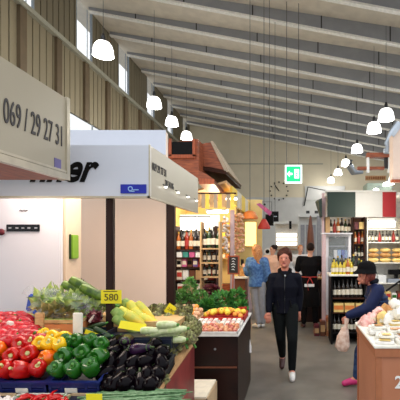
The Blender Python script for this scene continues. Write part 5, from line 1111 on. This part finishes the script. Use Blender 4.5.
# counter beside the man in black
t = thing('service_counter', 'dark service counter in front of the man in black', 'counter', (X(326, 8.7), 8.8, 0)); B().box(X(298, 8.9), X(325, 8.9), 8.86, 9.1, 0, .95).done('body', 'counter_dark', t); B().box(X(297, 8.9), X(326, 8.9), 8.82, 9.15, .95, .985).done('counter_top', 'tan', t)
# low boxes on the floor near the rack
for i, (px, m) in enumerate(((314, 'radicchio'), (320, 'brown'), (326, 'counter_edge'))): carton_thing('floor_box', '%s box on the floor left of the dark wine rack' % ['dark red', 'brown', 'orange brown'][i], X(px, 7.6), X(px+5, 7.6), 7.5, 7.75, 0, .2+.08*i, m, 'box', band='tan')
# ================================================================== upper right: gallery, duct, lights
t = thing('ventilation_box', 'large beige ventilation box high at the right edge', 'duct', (X(400, 7), 7.3, EYE+1.1)); d = 6.8
p = [(X(393, d), Z(181, d)), (X(393, d), Z(134, d)), (X(401, d), Z(124, d)), (X(425, d), Z(118, d)), (X(425, d), Z(181, d))]; B().prism(p, 'y', d, d+.25).done('housing', 'box_beige', t)
B().hexa([P(391, 135, d-.02), P(401, 122, d-.02), P(403, 124, d-.02), P(394, 137, d-.02)], [P(391, 135, d+.25), P(401, 122, d+.25), P(403, 124, d+.25), P(394, 137, d+.25)]).done('top_flashing', 'steel', t)
B().box(X(391.5, d), X(425, d), d-.02, d+.06, Z(182, d), Z(179.5, d)).done('lower_trim', 'soffit', t)
t = thing('flue_pipe', 'silver flue pipe beside the beige ventilation box', 'pipe', P(389, 152, 7.5)); B().tube([P(388, 152, 7.5), P(388, 144, 7.5), P(391, 134, 7.5), P(398, 124, 7.6)], .07, 12).done('pipe', 'duct', t); b = B(); b.cone(P(388, 153, 7.5), P(388, 149, 7.5), .085, .085, 14); b.done('pipe_collar', 'duct', t)
d = 8.0; t = thing('wooden_gallery_frame', 'wooden beam with small framed opening beside ventilation box', 'frame', P(380, 172, d))
b = B().box(X(367, d), X(393, d), d, d+.15, Z(157, d), Z(152.5, d)); b.done('upper_beam', 'wood_orange', t); B().box(X(358, d), X(385, d), d+.05, d+.15, Z(169, d), Z(166, d)).done('lower_beam', 'wood_orange', t)
for px in (368, 389.5): B().box(X(px-.8, d), X(px+1.6, d), d+.02, d+.12, Z(172, d), Z(157, d)).done('white_post', 'white', t)
B().box(X(385, d), X(388.5, d), d+.05, d+.1, Z(168, d), Z(157, d)).done('grey_shutter', 'metal_dark', t)
t = thing('wall_lettering', 'brown lettered strip on the far wall above the flag stall', 'sign', P(375, 179, 20)); q = B()
for i in range(11):
    p = P(365.5+i*1.8, 179.4, 20); q.box(p.x, p.x+.055, 19.98, 20.01, p.z, p.z+.15); q.box(p.x, p.x+.07-.02*(i % 2), 19.98, 20.01, p.z+.05*(i % 3), p.z+.05*(i % 3)+.04)
q.done('letters', 'text_brown', t)
B().box(P(365, 0, 20.1).x, P(386, 0, 20.1).x, 20.02, 20.06, P(0, 180.3, 20).z, P(0, 175.5, 20).z).done('backing_strip', 'tan', t)
t = thing('sage_box', 'grey green box with small lights above the flag sign', 'box', P(380, 191, 9)); B().box(X(367, 9), X(392, 9), 9, 9.5, Z(192, 9), Z(183, 9), .01).done('body', 'box_sage', t)
for px, py in ((376, 190.5), (386, 184.5), (391, 183), (392, 178.5)):
    p = P(px, py, 8.8); q = thing('spot_lamp', 'small bright spot lamp %s above flag sign' % {376: 'lowest and leftmost', 386: 'second from the left', 391: 'third from the left', 392: 'highest'}[px], 'lamp', p)
    B().lathe([(0, -.04), (.07, -.035), (.06, .03), (.02, .05), (0, .05)], p).done('lit_head', 'lamp', q); B().tube([p+Vector((0, 0, .04)), p+Vector((.05, .1, .1)), (X(396, 9), 9.2, p.z+.12)], .01, 5).done('bracket', 'steel', q)
t = thing('roof_duct', 'pale grey hose hanging left of the wooden beam', 'pipe', P(352, 172, 12)); B().tube([P(351, 160, 12), P(350, 166, 12), P(353, 172, 12), P(362, 172, 12.3)], [.07, .12, .10, .06], 10).done('hose', 'duct', t)
# white boards on the far wall
t, a, c = board('wall_board', 'white square board low on the far wall left of flag sign', 'board', 305, 186, 345, 200, 28.4, 'far_wall_low')
t = thing('thin_frame', 'thin black slanted rod frame left of the green flag panel', 'frame', P(304, 200, 28.4)); B().tube([P(304, 206, 28.4), P(308, 187, 28.4), P(328, 191, 28.4)], .045, 5).done('rod', 'black', t)
for p in PROTOS:
    if not p.used:
        for o in [*[c2 for c1 in p.root.children for c2 in c1.children], *p.root.children, p.root]: bpy.data.objects.remove(o)
